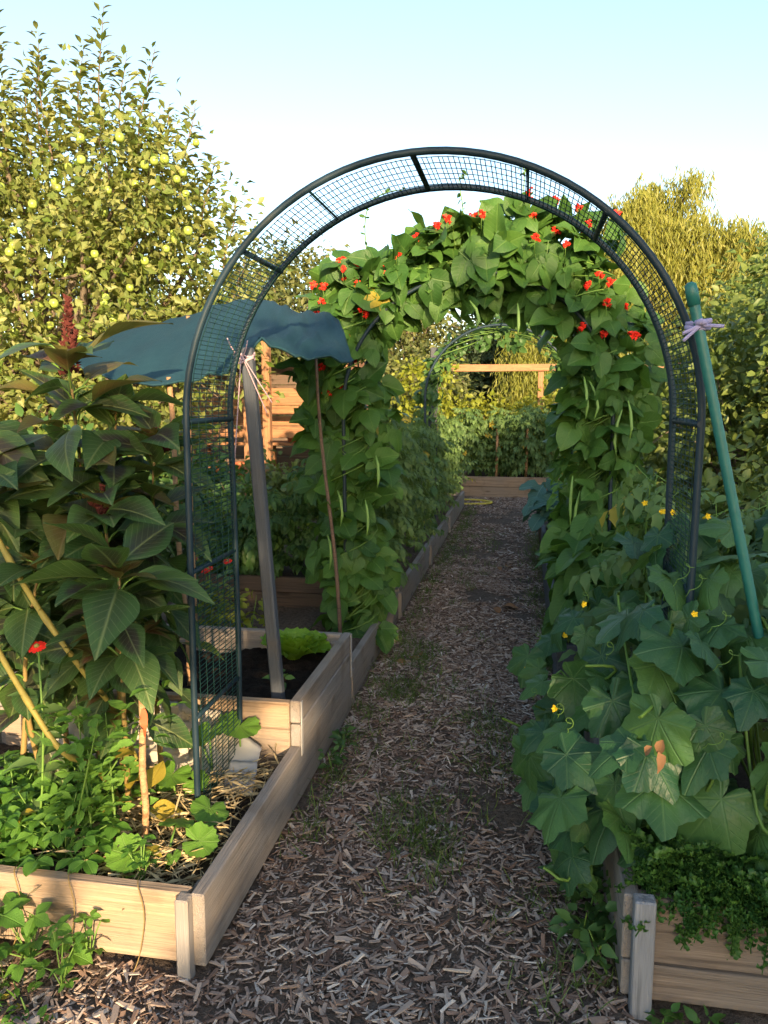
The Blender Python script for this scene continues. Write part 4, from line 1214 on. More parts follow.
seedling('big dark squash leaf in front of the bare board of the compost bed', (-.99, 2.60, .16), [(.0, -.01, .17, .075)], 6)

# lettuce
def lettuce(label, c, rad, seed):
    rs = np.random.default_rng(seed)
    root = thing('lettuce', tuple(c), label, 'lettuce')
    P, D, N, S = [], [], [], []
    for k in range(22):
        a = k * 2.4; el = .35 + 1.1 * (k / 21)
        out = np.array([math.cos(a), math.sin(a), 0])
        P.append(np.array(c) + out * .012 + np.array([0, 0, .01])); D.append(out * math.cos(el) + np.array([0, 0, math.sin(el)]))
        N.append(-out * math.sin(el) + np.array([0, 0, math.cos(el)])); S.append(rad * (1.0 - .35 * k / 21) * rs.uniform(.9, 1.1))
    foliage(root, K('let'), P, D, N, S, lm_let, 60)
lettuce('bright green lettuce growing in the black compost by the grey post', (-1.02, 3.38, .31), .175, 1)
shoots('weed', 'little dark seedling in the black compost at the foot of the post', 'weed', [(-1.0, 3.1, .3)], 7, .06, .05, lm_dark, K('ov'), 39, spread=.03)
shoots('weed', 'low weed clump at the foot of the tall grey boards, by the path', 'weed', [(-.735, 3.02, .01), (-.73, 3.12, .01), (-.735, 2.95, .01), (-.74, 3.2, .01)], 16, .07, .035, lm_dark, K('ov'), 38, spread=.03)

# ------------------------------------------------------------------ runner beans on the second arch
def bean_flowers(root, spots, rs):
    for c in spots:
        mb = MB(); c = np.array(c)
        n = rs.integers(5, 10); h = rs.uniform(.035, .065)
        mb.tube([c - np.array([0, -.06, .05]), c, c + np.array([rs.normal(0, .004), 0, h])], .0018, 4, 1)
        for k in range(n):
            p = c + np.array([rs.normal(0, .006), rs.normal(0, .006), h * (.35 + .65 * (k + 1) / n)])
            a = rs.uniform(0, 6.28); d = np.array([math.cos(a), math.sin(a), .3]); s_ = np.array([-math.sin(a), math.cos(a), 0]); r_ = rs.uniform(.013, .021)
            mb.add([p, p + d * r_ + s_ * r_ * .7 + np.array([0, 0, r_ * .4]), p + d * r_ * 1.4, p + d * r_ - s_ * r_ * .7 + np.array([0, 0, r_ * .4]), p + np.array([0, 0, r_]), p + d * r_ * .7 - np.array([0, 0, r_ * .5])], [(0, 1, 2), (0, 2, 3), (0, 4, 1), (0, 3, 4), (1, 5, 2), (2, 5, 3), (1, 4, 2), (3, 2, 4)], 0, rs.random(), False)
        mb.build('flower_cluster', [m_red, m_stem], root)
def bean_vine(label, curve, rad, n, seed, flowers, pods, size=(.15, .21), parts=300, foot=None, mat=None, keys=None):
    """curve: list of (x,y,z) control points; leaves fill a tube of radius rad(t) round it"""
    rs = np.random.default_rng(seed)
    cp = spl(np.array(curve, float), 60)
    root = thing('runner_bean', tuple(foot or curve[0]), label, 'bean plant')
    mb = MB()
    for k in range(9):
        ph = rs.uniform(0, 6.28); w_ = rs.uniform(.03, .16)
        pts = [cp[i] + np.array([w_ * math.cos(i * .55 + ph), w_ * math.sin(i * .55 + ph), 0]) for i in range(0, 60, 1)]
        mb.tube(pts, .0035, 4, cap=False)
    P, D, N, S = [], [], [], []
    tg = unit(np.gradient(cp, axis=0))
    for k in range(n):
        t = (rs.integers(0, 26) + rs.normal(0, .35)) / 26 if rs.random() < .75 else rs.random()
        t = min(1, max(0, t)); i = int(t * 59)
        r_ = rad(t)
        v = rs.normal(0, 1, 3); v -= tg[i] * (v @ tg[i]); v = unit(v)
        rr = r_ * rs.uniform(.1, 1.15) ** .75
        p = cp[i] + v * rr * np.array([1, .75, 1])
        out = unit(v + np.array([0, -.35, .25]))
        d = unit(v * .7 + np.array([0, -.15, -.40]) + rs.normal(0, .55, 3))
        nn_ = unit(out * .6 + np.array([0, -.40, .55]) + rs.normal(0, .42, 3))
        s_ = rs.uniform(*size) * (1 if rs.random() < .6 else rs.uniform(.45, .9))
        b = p - d * s_ * .35
        mb.tube([cp[i], cp[i] * .5 + b * .5 + np.array([0, 0, .02]), b], .0018, 3, cap=False)
        P.append(b); D.append(d); N.append(nn_); S.append(s_)
    mb.build('vine_stems', m_stem, root)['kind'] = 'stuff'
    foliage(root, keys or K('bean'), P, D, N, S, mat or lm_bean, parts)
    Pa = np.array(P)
    score = Pa[:, 2] * .9 - Pa[:, 1] * 1.3 + rs.normal(0, .12, len(Pa)) + .5 * (Pa[:, 2] > 1.7)
    nfl = int(len(flowers) * 1.9)
    best = np.argsort(-score)[:max(1, nfl * 3)]
    fs_ = [Pa[best[j]] + np.array([0, -.07, .035]) for j in rs.permutation(len(best))[:nfl]]
    bean_flowers(root, fs_, rs)
    for (x, y, z, L) in pods:
        c = np.array([x, y, z]); bx_ = rs.normal(0, .02)
        MB().tube([c, c + np.array([bx_, 0, -L * .3]), c + np.array([bx_ * 1.5, -.01, -L * .7]), c + np.array([bx_, -.02, -L])], [.003, .0085, .009, .002], 7, squash=.55).build('bean_pod', m_pod, root)
    # thin free tips waving above the arch
    return root
aY = 4.52
lx, rx = -1.01, .47
rad_l = lambda t: .14 + .07 * math.sin(min(1, t * 1.2) * 3.14) + .09 * t
fl = [(-1.16, 4.30, 1.88), (-1.20, 4.28, 2.02), (-1.22, 4.3, 1.95), (-.98, 4.28, 2.12), (-1.06, 4.3, 1.98), (-.92, 4.27, 2.20), (-.9, 4.3, 2.1), (-1.12, 4.3, 2.14), (-.72, 4.3, 2.30), (-.66, 4.3, 2.33), (-.80, 4.3, 2.02), (-.60, 4.27, .86), (-.74, 4.26, .93), (-.95, 4.25, 1.45), (-1.18, 4.27, 1.71), (-.6, 4.3, 2.42), (-1.0, 4.3, 2.25)]
bean_vine('runner bean climbing the arch side next to the leaning brown cane', [(-.93, 4.42, .14), (-.97, 4.50, .55), (lx, aY, 1.0), (lx, aY, 1.45), (-1.03, aY, 1.85), (-.86, aY, 2.16)], rad_l, 290, 1, fl,
          [(-1.02, 4.28, 1.0, .2), (-.86, 4.27, .95, .2), (-.80, 4.27, 1.2, .18), (-1.08, 4.28, .75, .2)], (.19, .27))
fl2 = [(-.45, 4.3, 2.42), (-.30, 4.28, 2.45), (-.10, 4.27, 2.46), (.05, 4.28, 2.50), (.10, 4.3, 2.55), (.14, 4.26, 2.50), (.2, 4.27, 2.42), (.3, 4.28, 2.36), (-.22, 4.27, 2.33), (.02, 4.27, 2.30), (-.5, 4.27, 2.25), (.12, 4.28, 2.62), (-.02, 4.3, 2.54)]
bean_vine('runner bean crown with scarlet flowers over the top of the arch', [(-.85, aY, 2.08), (-.60, aY, 2.20), (-.38, aY, 2.24), (-.10, aY, 2.27), (.14, aY, 2.27), (.36, aY, 2.14)], lambda t: .19 + .08 * t, 290, 2, fl2,
          [(-.05, 4.3, 2.0, .16), (-.3, 4.3, 2.02, .15)], (.19, .27), foot=(.45, 4.5, .26))
fl3 = [(.36, 4.26, 2.22), (.40, 4.28, 2.12), (.52, 4.26, 1.98), (.48, 4.28, 2.05), (.70, 4.27, 1.80), (.64, 4.28, 1.62), (.66, 4.26, 1.50), (.60, 4.28, 1.47), (.56, 4.27, 1.86), (.3, 4.28, 2.28)]
bean_vine('runner bean with long hanging pods on the arch side above the cucumbers', [(.40, 4.45, .26), (.40, aY, .6), (.41, aY, 1.0), (.42, aY, 1.45), (.42, aY, 1.78), (.28, aY, 2.08)], lambda t: .15 + .05 * math.sin(t * 3.14) + .08 * t, 280, 3, fl3,
          [(.30, 4.30, 1.62, .22), (.33, 4.32, 1.60, .2), (.50, 4.30, 1.45, .24), (.30, 4.30, 1.02, .3), (.26, 4.30, 1.10, .26), (.53, 4.32, 1.50, .2)], (.18, .26))
# bare tendrils standing above the arch tops
for k, (pts, lab) in enumerate([(([(-.88, 4.5, 2.25), (-.90, 4.48, 2.45), (-.86, 4.46, 2.58), (-.74, 4.45, 2.63), (-.62, 4.45, 2.62)]), 'curling bean tendril rising from the shoulder of the bean arch'),
                                (([(-.35, 4.5, 2.4), (-.36, 4.48, 2.55), (-.38, 4.48, 2.68), (-.33, 4.47, 2.70)]), 'upright bean tendril on the crown of the bean arch'),
                                (([(-.02, 4.5, 2.4), (-.04, 4.49, 2.56), (-.03, 4.49, 2.70), (-.06, 4.49, 2.74)]), 'bean tendril beside the highest scarlet flowers')]):
    mb = MB(); p = spl(np.array(pts), 16); mb.tube(p, [.004 - .002 * i / 16 for i in range(16)], 5)
    root = thing('bean_tendril', tuple(pts[0]), lab, 'tendril')
    mb.build('stem', m_stem, root)
    q = p[rng.integers(2, 16, 12)]
    foliage(root, K('ell'), q, rng.normal(0, 1, (12, 3)), rng.normal(0, 1, (12, 3)) + np.array([0, 0, 1]), rng.uniform(.02, .045, 12), lm_bean, 20)

# vines on the far arch
bean_vine('thin vine over the top of the pale far arch', [(-.98, 8.0, .14), (-.98, 8.1, 1.4), (-.78, 8.1, 1.95), (-.26, 8.1, 2.2), (.25, 8.1, 1.98), (.46, 8.1, 1.5), (.46, 8.0, .2)], lambda t: .14, 260, 7, [], [], (.09, .15), parts=120, mat=lm_dark)

# ------------------------------------------------------------------ tomatoes and other bed plants
def bushplant(name, label, cat, c, h, rx_, ry_, n, ls, mat, keys, seed, parts=120, group=None, stem=m_stem, lean=(0, 0), low=.1, droop=-.35, fruit=None):
    rs = np.random.default_rng(seed)
    c = np.array(c, float)
    root = thing(name, tuple(c), label, cat, group)
    mb = MB(); P, D, N, S = [], [], [], []
    mains = []
    for k in range(4):
        a = rs.uniform(0, 6.28); tip = c + np.array([rx_ * .55 * math.cos(a) + lean[0], ry_ * .55 * math.sin(a) + lean[1], h * rs.uniform(.75, 1)])
        mains.append(tip)
        mb.tube([c + (tip - c) * t + np.array([.03 * math.sin(t * 5 + k), .02 * math.sin(t * 4), 0]) for t in np.linspace(0, 1, 6)], [.009, .008, .007, .006, .004, .002], 5, cap=False)
    for k in range(n):
        tip = mains[k % 4]; t = low + (1 - low) * rs.random() ** .8
        a = rs.uniform(0, 6.28); b = c + (tip - c) * t
        w = math.sin(min(1, t * .85 + .2) * 3.14) * .6 + .4
        d = np.array([math.cos(a) * rx_, math.sin(a) * ry_, 0]); d /= np.linalg.norm(d)
        e = b + np.array([math.cos(a) * rx_ * .75 * w, math.sin(a) * ry_ * .75 * w, rs.uniform(-.05, .08)]) * rs.uniform(.2, 1)
        s_ = ls * rs.uniform(.7, 1.25)
        mb.tube([b, e], .0022, 3, cap=False)
        P.append(e); D.append(d + np.array([0, -.15, droop + rs.normal(0, .35)])); N.append(np.array([0, -.25, 1]) + d * .4 + rs.normal(0, .3, 3)); S.append(s_)
    mb.build('stem', stem, root)['kind'] = 'stuff'
    foliage(root, keys, P, D, N, S, mat, parts)
    if fruit:
        for k in range(fruit[0]):
            p = P[rs.integers(0, len(P))] + np.array([0, 0, -.05]); r_ = fruit[1] * rs.uniform(.7, 1.1)
            MB().lathe(p, [(0, -r_), (r_ * .7, -r_ * .7), (r_, 0), (r_ * .7, r_ * .7), (0, r_ * .9)], 10).build('fruit', fruit[2], root)
    return root
for k, (x, y, h) in enumerate([(-1.02, 5.5, 1.30), (-1.04, 6.3, 1.35), (-1.06, 7.2, 1.35), (-1.05, 8.3, 1.35), (-1.05, 9.4, 1.35), (-1.05, 10.5, 1.3)]):
    bushplant('tomato_plant', ('grey green tomato plant directly behind the bean covered arch', 'second tomato plant along the long bed, behind the bean arch', 'third tomato plant along the long bed', 'tomato plant next to the pale far arch', 'tomato plant just past the round grey post', 'last tomato plant of the long bed, near the hose')[k],
              'tomato plant', (x, y, .13), h, .30, .45, 260, .17, lm_tom, K('tom'), 100 + k, 100, 'tomatoes in the long bed')
for k, (x, y, h) in enumerate([(-1.95, 5.2, .60), (-1.66, 5.15, .68), (-1.34, 5.2, 1.0)]):
    bushplant('tomato_plant', ('tomato plant at the far end of the dark box, under the shade cloth', 'middle tomato plant of the dark plank box', 'dark leaved tomato plant in the box next to the bean column')[k],
              'tomato plant', (x, y, .29), h, .26, .3, 220, .16, lm_dark, K('tom'), 120 + k, 120, 'tomatoes in the dark box', fruit=(6, .03, m_pod))
for k, (x, y, h) in enumerate([(-.75, 12.75, 1.2), (-.35, 12.8, 1.1), (.02, 12.7, 1.05), (.35, 12.75, 1.1), (-.1, 13.5, 1.2)]):
    bushplant('tomato_plant', ('tall tomato plant at the hose end of the end bed', 'tomato plant beside the shorter stake in the end bed', 'tomato plant beside the taller stake in the end bed', 'tomato plant at the brassica end of the end bed', 'tallest tomato plant at the back of the end bed')[k],
              'tomato plant', (x, y, .28), h, .34, .4, 300, .19, lm_tom, K('tom'), 140 + k, 60, 'tomatoes in the end bed')
# bush beans and herbs in the right beds
for k, (x, y, h) in enumerate([(.42, 4.05, .62), (.50, 4.1, .7), (.36, 4.35, .55), (.75, 4.2, .75)]):
    bushplant('bush_bean', ('lime green bush bean at the corner of the grey bed', 'bush bean under the hanging runner pods', 'low bush bean leaning out over the path', 'bush bean behind the cucumbers and bare arch leg')[k],
              'bean plant', (x, y, .24), h, .26, .26, 60, .15, lm_bean, K('bush'), 160 + k, 80, 'bush beans in the grey bed')
for k, (x, y, h) in enumerate([(.44, 3.1, .95), (.80, 3.0, 1.0), (1.1, 3.4, .95)]):
    bushplant('tomato_plant', ('pale feathery tomato plant between the arch leg and bush beans', 'pale tomato plant behind the foot of the green stake', 'tomato plant deep in the cucumber bed by the hedge')[k],
              'tomato plant', (x, y, .26), h, .28, .3, 130, .20, lm_tom, K('tom'), 170 + k, 100, 'tomatoes in the cucumber bed')
bushplant('brassica', 'blue green brassica at the grey pot', 'brassica', (.33, 8.15, .2), .55, .2, .2, 22, .20, lm_col, K('col'), 180, 30, low=.4)
bushplant('brassica', 'blue green brassica leaning over the path before the pot', 'brassica', (.32, 7.2, .24), .42, .22, .2, 18, .2, lm_col, K('col'), 181, 30, low=.4)
for k, (x, y, h) in enumerate([(.42, 6.2, .8), (.6, 5.6, .9), (.5, 7.0, .9), (.75, 6.6, 1.0)]):
    bushplant('leafy_vegetable', ('light green leafy plant in the grey bed, next to the brassica', 'light green leafy plant just past the bean arch', 'light green leafy plant at the pot end of the grey bed', 'taller leafy plant at the hedge side of the grey bed')[k],
              'plant', (x, y, .24), h, .28, .3, 110, .10, lm_pump if k % 2 == 0 else lm_tom, K('ov'), 185 + k, 60)

# ------------------------------------------------------------------ cucumbers
def cuc_surface(u, v):
    """u across (0 path side .. 1 hedge side), v from the front lip of the bed up and back"""
    x = .13 + 1.05 * u
    prof = np.array([(1.93, .32), (1.84, .54), (1.88, .75), (2.02, .92), (2.25, 1.04), (2.60, 1.12), (3.00, 1.14)])
    t = v * 6
    y = np.interp(t, range(7), prof[:, 0]); z = np.interp(t, range(7), prof[:, 1])
    edge = max(0, .26 - u) / .26
    y += .18 * edge ** 2 + .06 * math.sin(u * 9); z -= (z - .12) * .40 * edge ** 1.5
    return np.array([x, y, z]), unit(np.array([-.8 * edge - .05, -.75 + .65 * v, .25 + .9 * v]))
def flank_surface(u, v):
    """leaves tumbling over the side board onto the path; u along the bed, v from the ground up"""
    return np.array([.13 - .07 * math.sin(min(1, v * 1.1) * 3.14) + .20 * max(0, v - .55) + .03 * math.sin(u * 11), 1.98 + 1.35 * u, .16 + .62 * v + .05 * math.sin(u * 8)]), unit(np.array([-.75, -.55, .25 + .6 * v]))
def cucumber(label, u0, u1, v0, v1, n, seed, size, flowers=(), dry=(), surf=cuc_surface):
    rs = np.random.default_rng(seed)
    f, _ = surf((u0 + u1) / 2, .5)
    root = thing('cucumber_plant', (f[0] + .12, 2.4, .27), label, 'cucumber plant')
    mb = MB(); P, D, N, S = [], [], [], []
    foot = np.array([f[0] + .12, 2.4, .27])
    for k in range(n):
        u = u0 + (u1 - u0) * ((k * .618 + rs.normal(0, .05)) % 1); v = v0 + (v1 - v0) * ((k + rs.random()) / n)
        p, nn_ = surf(u, v)
        depth = .26 * rs.random() ** 1.1
        p = p - nn_ * depth + rs.normal(0, .02, 3)
        s_ = rs.uniform(*size) * (1 - .5 * (depth > .1) * rs.random())
        d = unit(np.array([rs.normal(-.15, .6), -.45, -.70 + .4 * v]) + rs.normal(0, .3, 3))
        nn_ = unit(nn_ * .8 + np.array([0, 0, .55]) + rs.normal(0, .45, 3))
        P.append(p); D.append(d); N.append(nn_); S.append(s_)
        q = np.array([p[0] * .8 + foot[0] * .2, p[1] + .16, max(.22, p[2] - .10)])
        mb.tube([q, (q + p) / 2 + np.array([0, 0, .03]), p], [.0045, .004, .003], 5, rnd=rs.random(), cap=False)
    for k in range(5):
        a = surf(rs.uniform(u0, u1), rs.uniform(v0, v1)); b = surf(rs.uniform(u0, u1), rs.uniform(v0, v1))
        mb.tube(spl(np.array([foot, a[0] - a[1] * .12, b[0] - b[1] * .08, b[0] + rs.normal(0, .05, 3)]), 14), .0045, 5, cap=False)
    # tendrils
    for k in range(6):
        a, nn_ = surf(rs.uniform(u0, u1), rs.uniform(v0, v1))
        pts = [a + nn_ * (.01 + .06 * t) + .016 * np.array([math.cos(t * 11), 0, math.sin(t * 11)]) * t + np.array([.05 * t, 0, .02 * t]) for t in np.linspace(0, 1, 16)]
        mb.tube(pts, .0013, 3, cap=False)
    mb.build('stem', m_stem, root)['kind'] = 'stuff'
    foliage(root, K('cuc'), P, D, N, S, lm_cuc, 300)
    for j_, c in enumerate(flowers):
        sp_, sn_ = surf(rs.uniform(u0, u1), rs.uniform(v0 + .2, v1)); c = sp_ + sn_ * .045; fm = MB()
        dn = unit(np.array([rs.normal(0, .3), -1, .4])); x = unit(np.cross(dn, np.array([0, 0, 1.]))); y = np.cross(x, dn)
        for k in range(5):
            a = k * 1.257; d = x * math.cos(a) + y * math.sin(a); s_ = np.cross(dn, d); r_ = rs.uniform(.008, .012)
            fm.add([c, c + d * r_ * .6 + s_ * r_ * .4 + dn * .004, c + d * r_ + dn * .008, c + d * r_ * .6 - s_ * r_ * .4 + dn * .004], [(0, 1, 2, 3)], 0, rs.random(), False)
        fm.tube([c - dn * .02, c], .004, 6)
        fm.build('flower', m_yellow, root)
    for c in dry:
        foliage(root, ['ov3', 'bush3'], [c, np.array(c) + np.array([.01, .0, .03]), np.array(c) + np.array([-.012, .005, .01])], [(.3, -.3, -1), (-.3, -.1, -.8), (-.6, .2, -.7)], [(.7, -1, .2), (-.6, -1, .3), (.2, -.6, 1)], [.05, .042, .035], m_dryleaf, 5, 'dry_leaf')
    return root
cucumber('cucumber plant spilling big leaves from the bed over the path', 0.0, .36, .05, .85, 64, 1, (.09, .16), [(.14, 2.3, .62), (.10, 2.75, .66), (.13, 2.9, .69), (.22, 1.80, .46)])
cucumber('cucumber plant with the largest leaves hanging above the curly endive', .28, .66, .10, .85, 64, 2, (.10, .185), [(.34, 2.24, 1.02), (.40, 2.22, 1.05), (.50, 1.87, .83)], dry=[(.32, 1.80, .70)])
cucumber('cucumber plant climbing round the foot of the green stake', .60, 1.0, .12, 1.0, 70, 3, (.09, .165), [(.46, 2.13, 1.10), (.55, 2.16, 1.02), (.50, 2.15, 1.05)])
cucumber('cucumber vine tumbling over the side board down to the chips', 0, 1, .05, 1.0, 54, 4, (.09, .16), [0, 0, 0], surf=flank_surface)
# curly endive over the front board
for k, (x, y, n) in enumerate([(.40, 1.90, 90), (.50, 1.88, 100), (.61, 1.88, 100), (.73, 1.88, 80)]):
    rs = np.random.default_rng(300 + k)
    root = thing('curly_endive', (x, y, .27), ('curly endive at the grey corner batten', 'curly endive with a frilled leaf hanging down the front board', 'dense curly endive bushing over the front board', 'curly endive farthest along the front board from the batten')[k], 'endive')
    P, D, N, S = [], [], [], []
    for i in range(n):
        a = rs.uniform(-3.14, 3.14); el = rs.uniform(-.2, 1.2)
        out = np.array([math.cos(a), math.sin(a) - .35, 0])
        P.append((x + rs.normal(0, .02), y + .03 + rs.normal(0, .02), .27 + rs.uniform(0, .10))); D.append(out * math.cos(el) + np.array([0, 0, math.sin(el)]))
        N.append(-out * math.sin(el) + np.array([0, 0, math.cos(el)]) + rs.normal(0, .2, 3)); S.append(rs.uniform(.08, .15))
    P.append((x + .02, y - .04, .31)); D.append((.02, -.25, -1)); N.append((0, -1, .1)); S.append(.14)
    foliage(root, K('frill'), P, D, N, S, lm_kale, 120)
shoots('weed', 'shaded weeds at the foot of the cucumber bed, beside the path', 'weed', [(.25 - .03 * (k % 3), 1.95 + .06 * k, .01) for k in range(14)], 26, .14, .045, lm_dark, K('ov'), 41, spread=.06)
shoots('weed', 'weeds in front of the grey corner batten', 'weed', [(.36 + .05 * k, 1.80, .0) for k in range(4)], 10, .035, .035, lm_kale, K('ov'), 42, spread=.03)
shoots('weed', 'trailing weeds on the chips below the sunlit front board', 'weed', [(-1.55 + .055 * k, 1.62 - .05 * (k % 3), .0) for k in range(9)], 12, .05, .03, lm_straw, K('ell'), 43, spread=.05)
# fallen leaves on the path
for k, (x, y, z, lab) in enumerate([(-.15, 7.0, .03, 'curled red brown dead leaf on the path near the brassica'), (-.62, 4.35, .03, 'dead leaves on the chips by the beans'), (-.12, 5.6, .03, 'small dead leaf in the middle of the path')]):
    root = thing('dead_leaf', (x, y, z), lab, 'leaf')
    foliage(root, K('ama'), [(x, y, z), (x + .06, y + .04, z), (x - .05, y - .03, z)], [(1, .2, .1), (-.5, 1, .1), (.3, -1, .1)], [(0, 0, 1)] * 3, [.12, .10, .09], m_dryleaf, 5, 'leaf_piece')

# ------------------------------------------------------------------ trees, hedges, bushes
def tree(name, label, cat, base, trunk_h, trunk_r, lobes, ncl, per, clump, ls, mat, keys, seed, parts=0, group=None, limbs=16, shell=.45, wood=None, upbias=.6, squashc=.75, keep=None):
    """lobes: (centre, radii) ellipsoids; clusters of leaves fill them, limbs reach the clusters"""
    rs = np.random.default_rng(seed)
    base = np.array(base, float)
    root = thing(name, tuple(base), label, cat, group)
    top = base + np.array([0, 0, trunk_h])
    MB().tube([base - np.array([0, 0, .05]), base + np.array([.03, 0, trunk_h * .3]), base + np.array([-.02, .02, trunk_h * .7]), top], [trunk_r * 1.35, trunk_r, trunk_r * .85, trunk_r * .7], 10).build('trunk', m_bark, root)
    vol = np.array([np.prod(l[1]) for l in lobes]); pick = rs.choice(len(lobes), ncl, p=vol / vol.sum())
    C = []
    for i in pick:
        c, r_ = np.array(lobes[i][0], float), np.array(lobes[i][1], float)
        v = unit(rs.normal(0, 1, 3)) * (shell + (1 - shell) * rs.random() ** .6)
        C.append(c + v * r_)
    C = np.array(C)
    mb = MB()
    for k in range(min(limbs, ncl)):
        c = C[k]; mid = top * .45 + c * .55 + rs.normal(0, .12, 3) * np.linalg.norm(c - top) * .5
        p = spl(np.array([top - np.array([0, 0, trunk_h * rs.uniform(0, .35)]), mid, c]), 9)
        r0 = trunk_r * rs.uniform(.3, .55)
        mb.tube(p, [r0 * (1 - .85 * t) for t in np.linspace(0, 1, 9)], 6, cap=False)
        for q in range(4):
            s_ = p[rs.integers(3, 9)]; e = s_ + rs.normal(0, 1, 3) * clump * 1.3
            mb.tube([s_, (s_ + e) / 2 + rs.normal(0, .05, 3) * clump, e], [r0 * .3, r0 * .2, r0 * .08], 4, cap=False)
    if limbs:
        mb.build('limbs', wood or m_bark, root)['kind'] = 'stuff'
    n = ncl * per
    ci = np.repeat(np.arange(ncl), per)
    csz = clump * rs.uniform(.6, 1.35, ncl)
    off = rs.normal(0, 1, (n, 3)) * csz[ci][:, None] * np.array([1, 1, squashc])
    Pq = C[ci] + off
    Pq[:, 2] = np.maximum(Pq[:, 2], base[2] + .02)
    Dq = off * .8 / clump + rs.normal(0, .7, (n, 3)) + np.array([0, 0, -.35])
    Nq = rs.normal(0, .6, (n, 3)) + np.array([0, -.25, upbias]) + off * .4 / clump
    Sq = ls * rs.uniform(.6, 1.3, n)
    if keep is not None:
        kk = keep(Pq)
        Pq, Dq, Nq, Sq = Pq[kk], Dq[kk], Nq[kk], Sq[kk]
    foliage(root, keys, Pq, Dq, Nq, Sq, mat, parts, 'leaf', 'crown')
    return root

# apple tree
ap = tree('apple_tree', 'big apple tree hung with green apples behind the amaranth', 'apple tree', (-4.8, 7.4, 0), 1.1, .13,
          [((-4.6, 7.2, 2.55), (2.1, 1.4, 1.45)), ((-3.7, 6.9, 2.2), (1.25, 1.0, 1.3)), ((-4.4, 7.2, 3.5), (1.5, 1.0, .9)), ((-3.5, 7.0, 3.3), (.75, .7, .7)), ((-5.6, 7.2, 3.1), (1.2, 1.1, 1.5)), ((-3.4, 7.0, 1.5), (.9, .7, .7)), ((-4.8, 6.9, 1.3), (1.3, .8, .8))],
          430, 58, .18, .085, lm_apple, K('q'), 21, parts=300, limbs=60, shell=.35)
rs = np.random.default_rng(77)
mb = MB(); P, D, N, S = [], [], [], []
for (x, y, z0, h, lean) in [(-3.78, 6.9, 3.9, 1.0, .05), (-4.30, 6.9, 3.9, .85, -.06), (-4.05, 7.0, 4.0, .65, .1), (-3.45, 6.9, 3.8, .75, .25), (-3.05, 6.9, 3.5, .55, .25), (-4.75, 6.9, 3.8, 1.15, 0), (-4.58, 7.0, 3.9, .55, .1), (-2.85, 6.9, 3.2, .4, .25), (-2.65, 6.9, 2.85, .35, .25), (-2.6, 6.9, 2.4, .3, .2), (-3.65, 7.0, 4.0, .55, .12), (-5.0, 7, 3.9, .8, -.1), (-3.25, 7.0, 3.6, .5, .1), (-4.45, 7.0, 4.0, .6, .05), (-2.75, 6.9, 2.1, .3, .3)]:
    tip = np.array([x + lean * h, y, z0 + h]); b = np.array([x, y, z0 - .25])
    pts = [b + (tip - b) * t + np.array([.03 * math.sin(t * 5 + x), 0, 0]) for t in np.linspace(0, 1, 8)]
    mb.tube(pts, [.012 * (1 - .8 * t) for t in np.linspace(0, 1, 8)], 5, cap=False)
    for k in range(int(42 * h) + 10):
        t = (k + .5) / (int(42 * h) + 10); a = k * 2.4
        d = np.array([math.cos(a) * .8, math.sin(a) * .8, .45 + .3 * t]); p = b + (tip - b) * t
        P.append(p + d * .02); D.append(d); N.append(np.array([-d[0], -d[1] - .3, 1.2])); S.append(.115 * (1 - .3 * t) * rs.uniform(.8, 1.2))
    for k in range(int(110 * h)):
        t = rs.random() ** 1.5 * .8; a = rs.uniform(0, 6.28); rr = .24 * (1 - t)
        p = b + (tip - b) * t + np.array([rr * math.cos(a), rr * math.sin(a), 0]); d = np.array([math.cos(a), math.sin(a), .3])
        P.append(p); D.append(d); N.append(rs.normal(0, .4, 3) + np.array([0, -.3, 1])); S.append(.095 * rs.uniform(.7, 1.2))
mb.build('water_shoots', m_bark, ap)['kind'] = 'stuff'
foliage(ap, K('ell'), P, D, N, S, lm_apple, 0, 'leaf', 'shoot_leaves')
for k in range(62):
    u = rs.random()
    x = rs.uniform(-5.3, -2.75); z = rs.uniform(1.75, 3.7); y = 6.05 + .35 * rs.random() + .28 * abs(x + 4.2) ** 1.4 * .5
    r_ = rs.uniform(.030, .040)
    o = MB().lathe((x, y, z), [(0, r_ * .80), (r_ * .35, r_ * .95), (r_ * .8, r_ * .72), (r_, r_ * .1), (r_ * .86, -r_ * .55), (r_ * .45, -r_ * .92), (0, -r_ * .82)], 12).build('apple', m_apple, ap)

# hedge of shrubs on the right
hd = [((1.55, 5.9, 0), 2.3, .75, 'leafy hazel like shrub next to the green stake top'), ((2.05, 5.2, 0), 2.75, .85, 'tall dense shrub at the hedge, past the green stake'), ((1.75, 7.2, 0), 2.2, .8, 'second row shrub between bean arch and hedge'), ((2.6, 7.4, 0), 3.3, 1.0, 'highest shrub of the hedge under the willow'),
      ((1.5, 9.2, 0), 1.9, .8, 'low sunlit shrub behind the bean pods'), ((2.9, 10.5, 0), 3.4, 1.3, 'broad shrub in front of the willow trunk'), ((1.55, 4.4, 0), 1.5, .55, 'low dark shrub behind the cucumber bed')]
for k, (b, h, r_, lab) in enumerate(hd):
    tree('shrub', lab, 'shrub', b, h * .3, .04, [((b[0], b[1], h * .45), (r_, r_ * .8, h * .42)), ((b[0] + .1, b[1], h * .75), (r_ * .75, r_ * .6, h * .22))], int(130 * r_ + 40), 52, .15, .068, lm_hedge, K('ov'), 400 + k, parts=100 if k < 4 else 0, limbs=22, shell=.5)
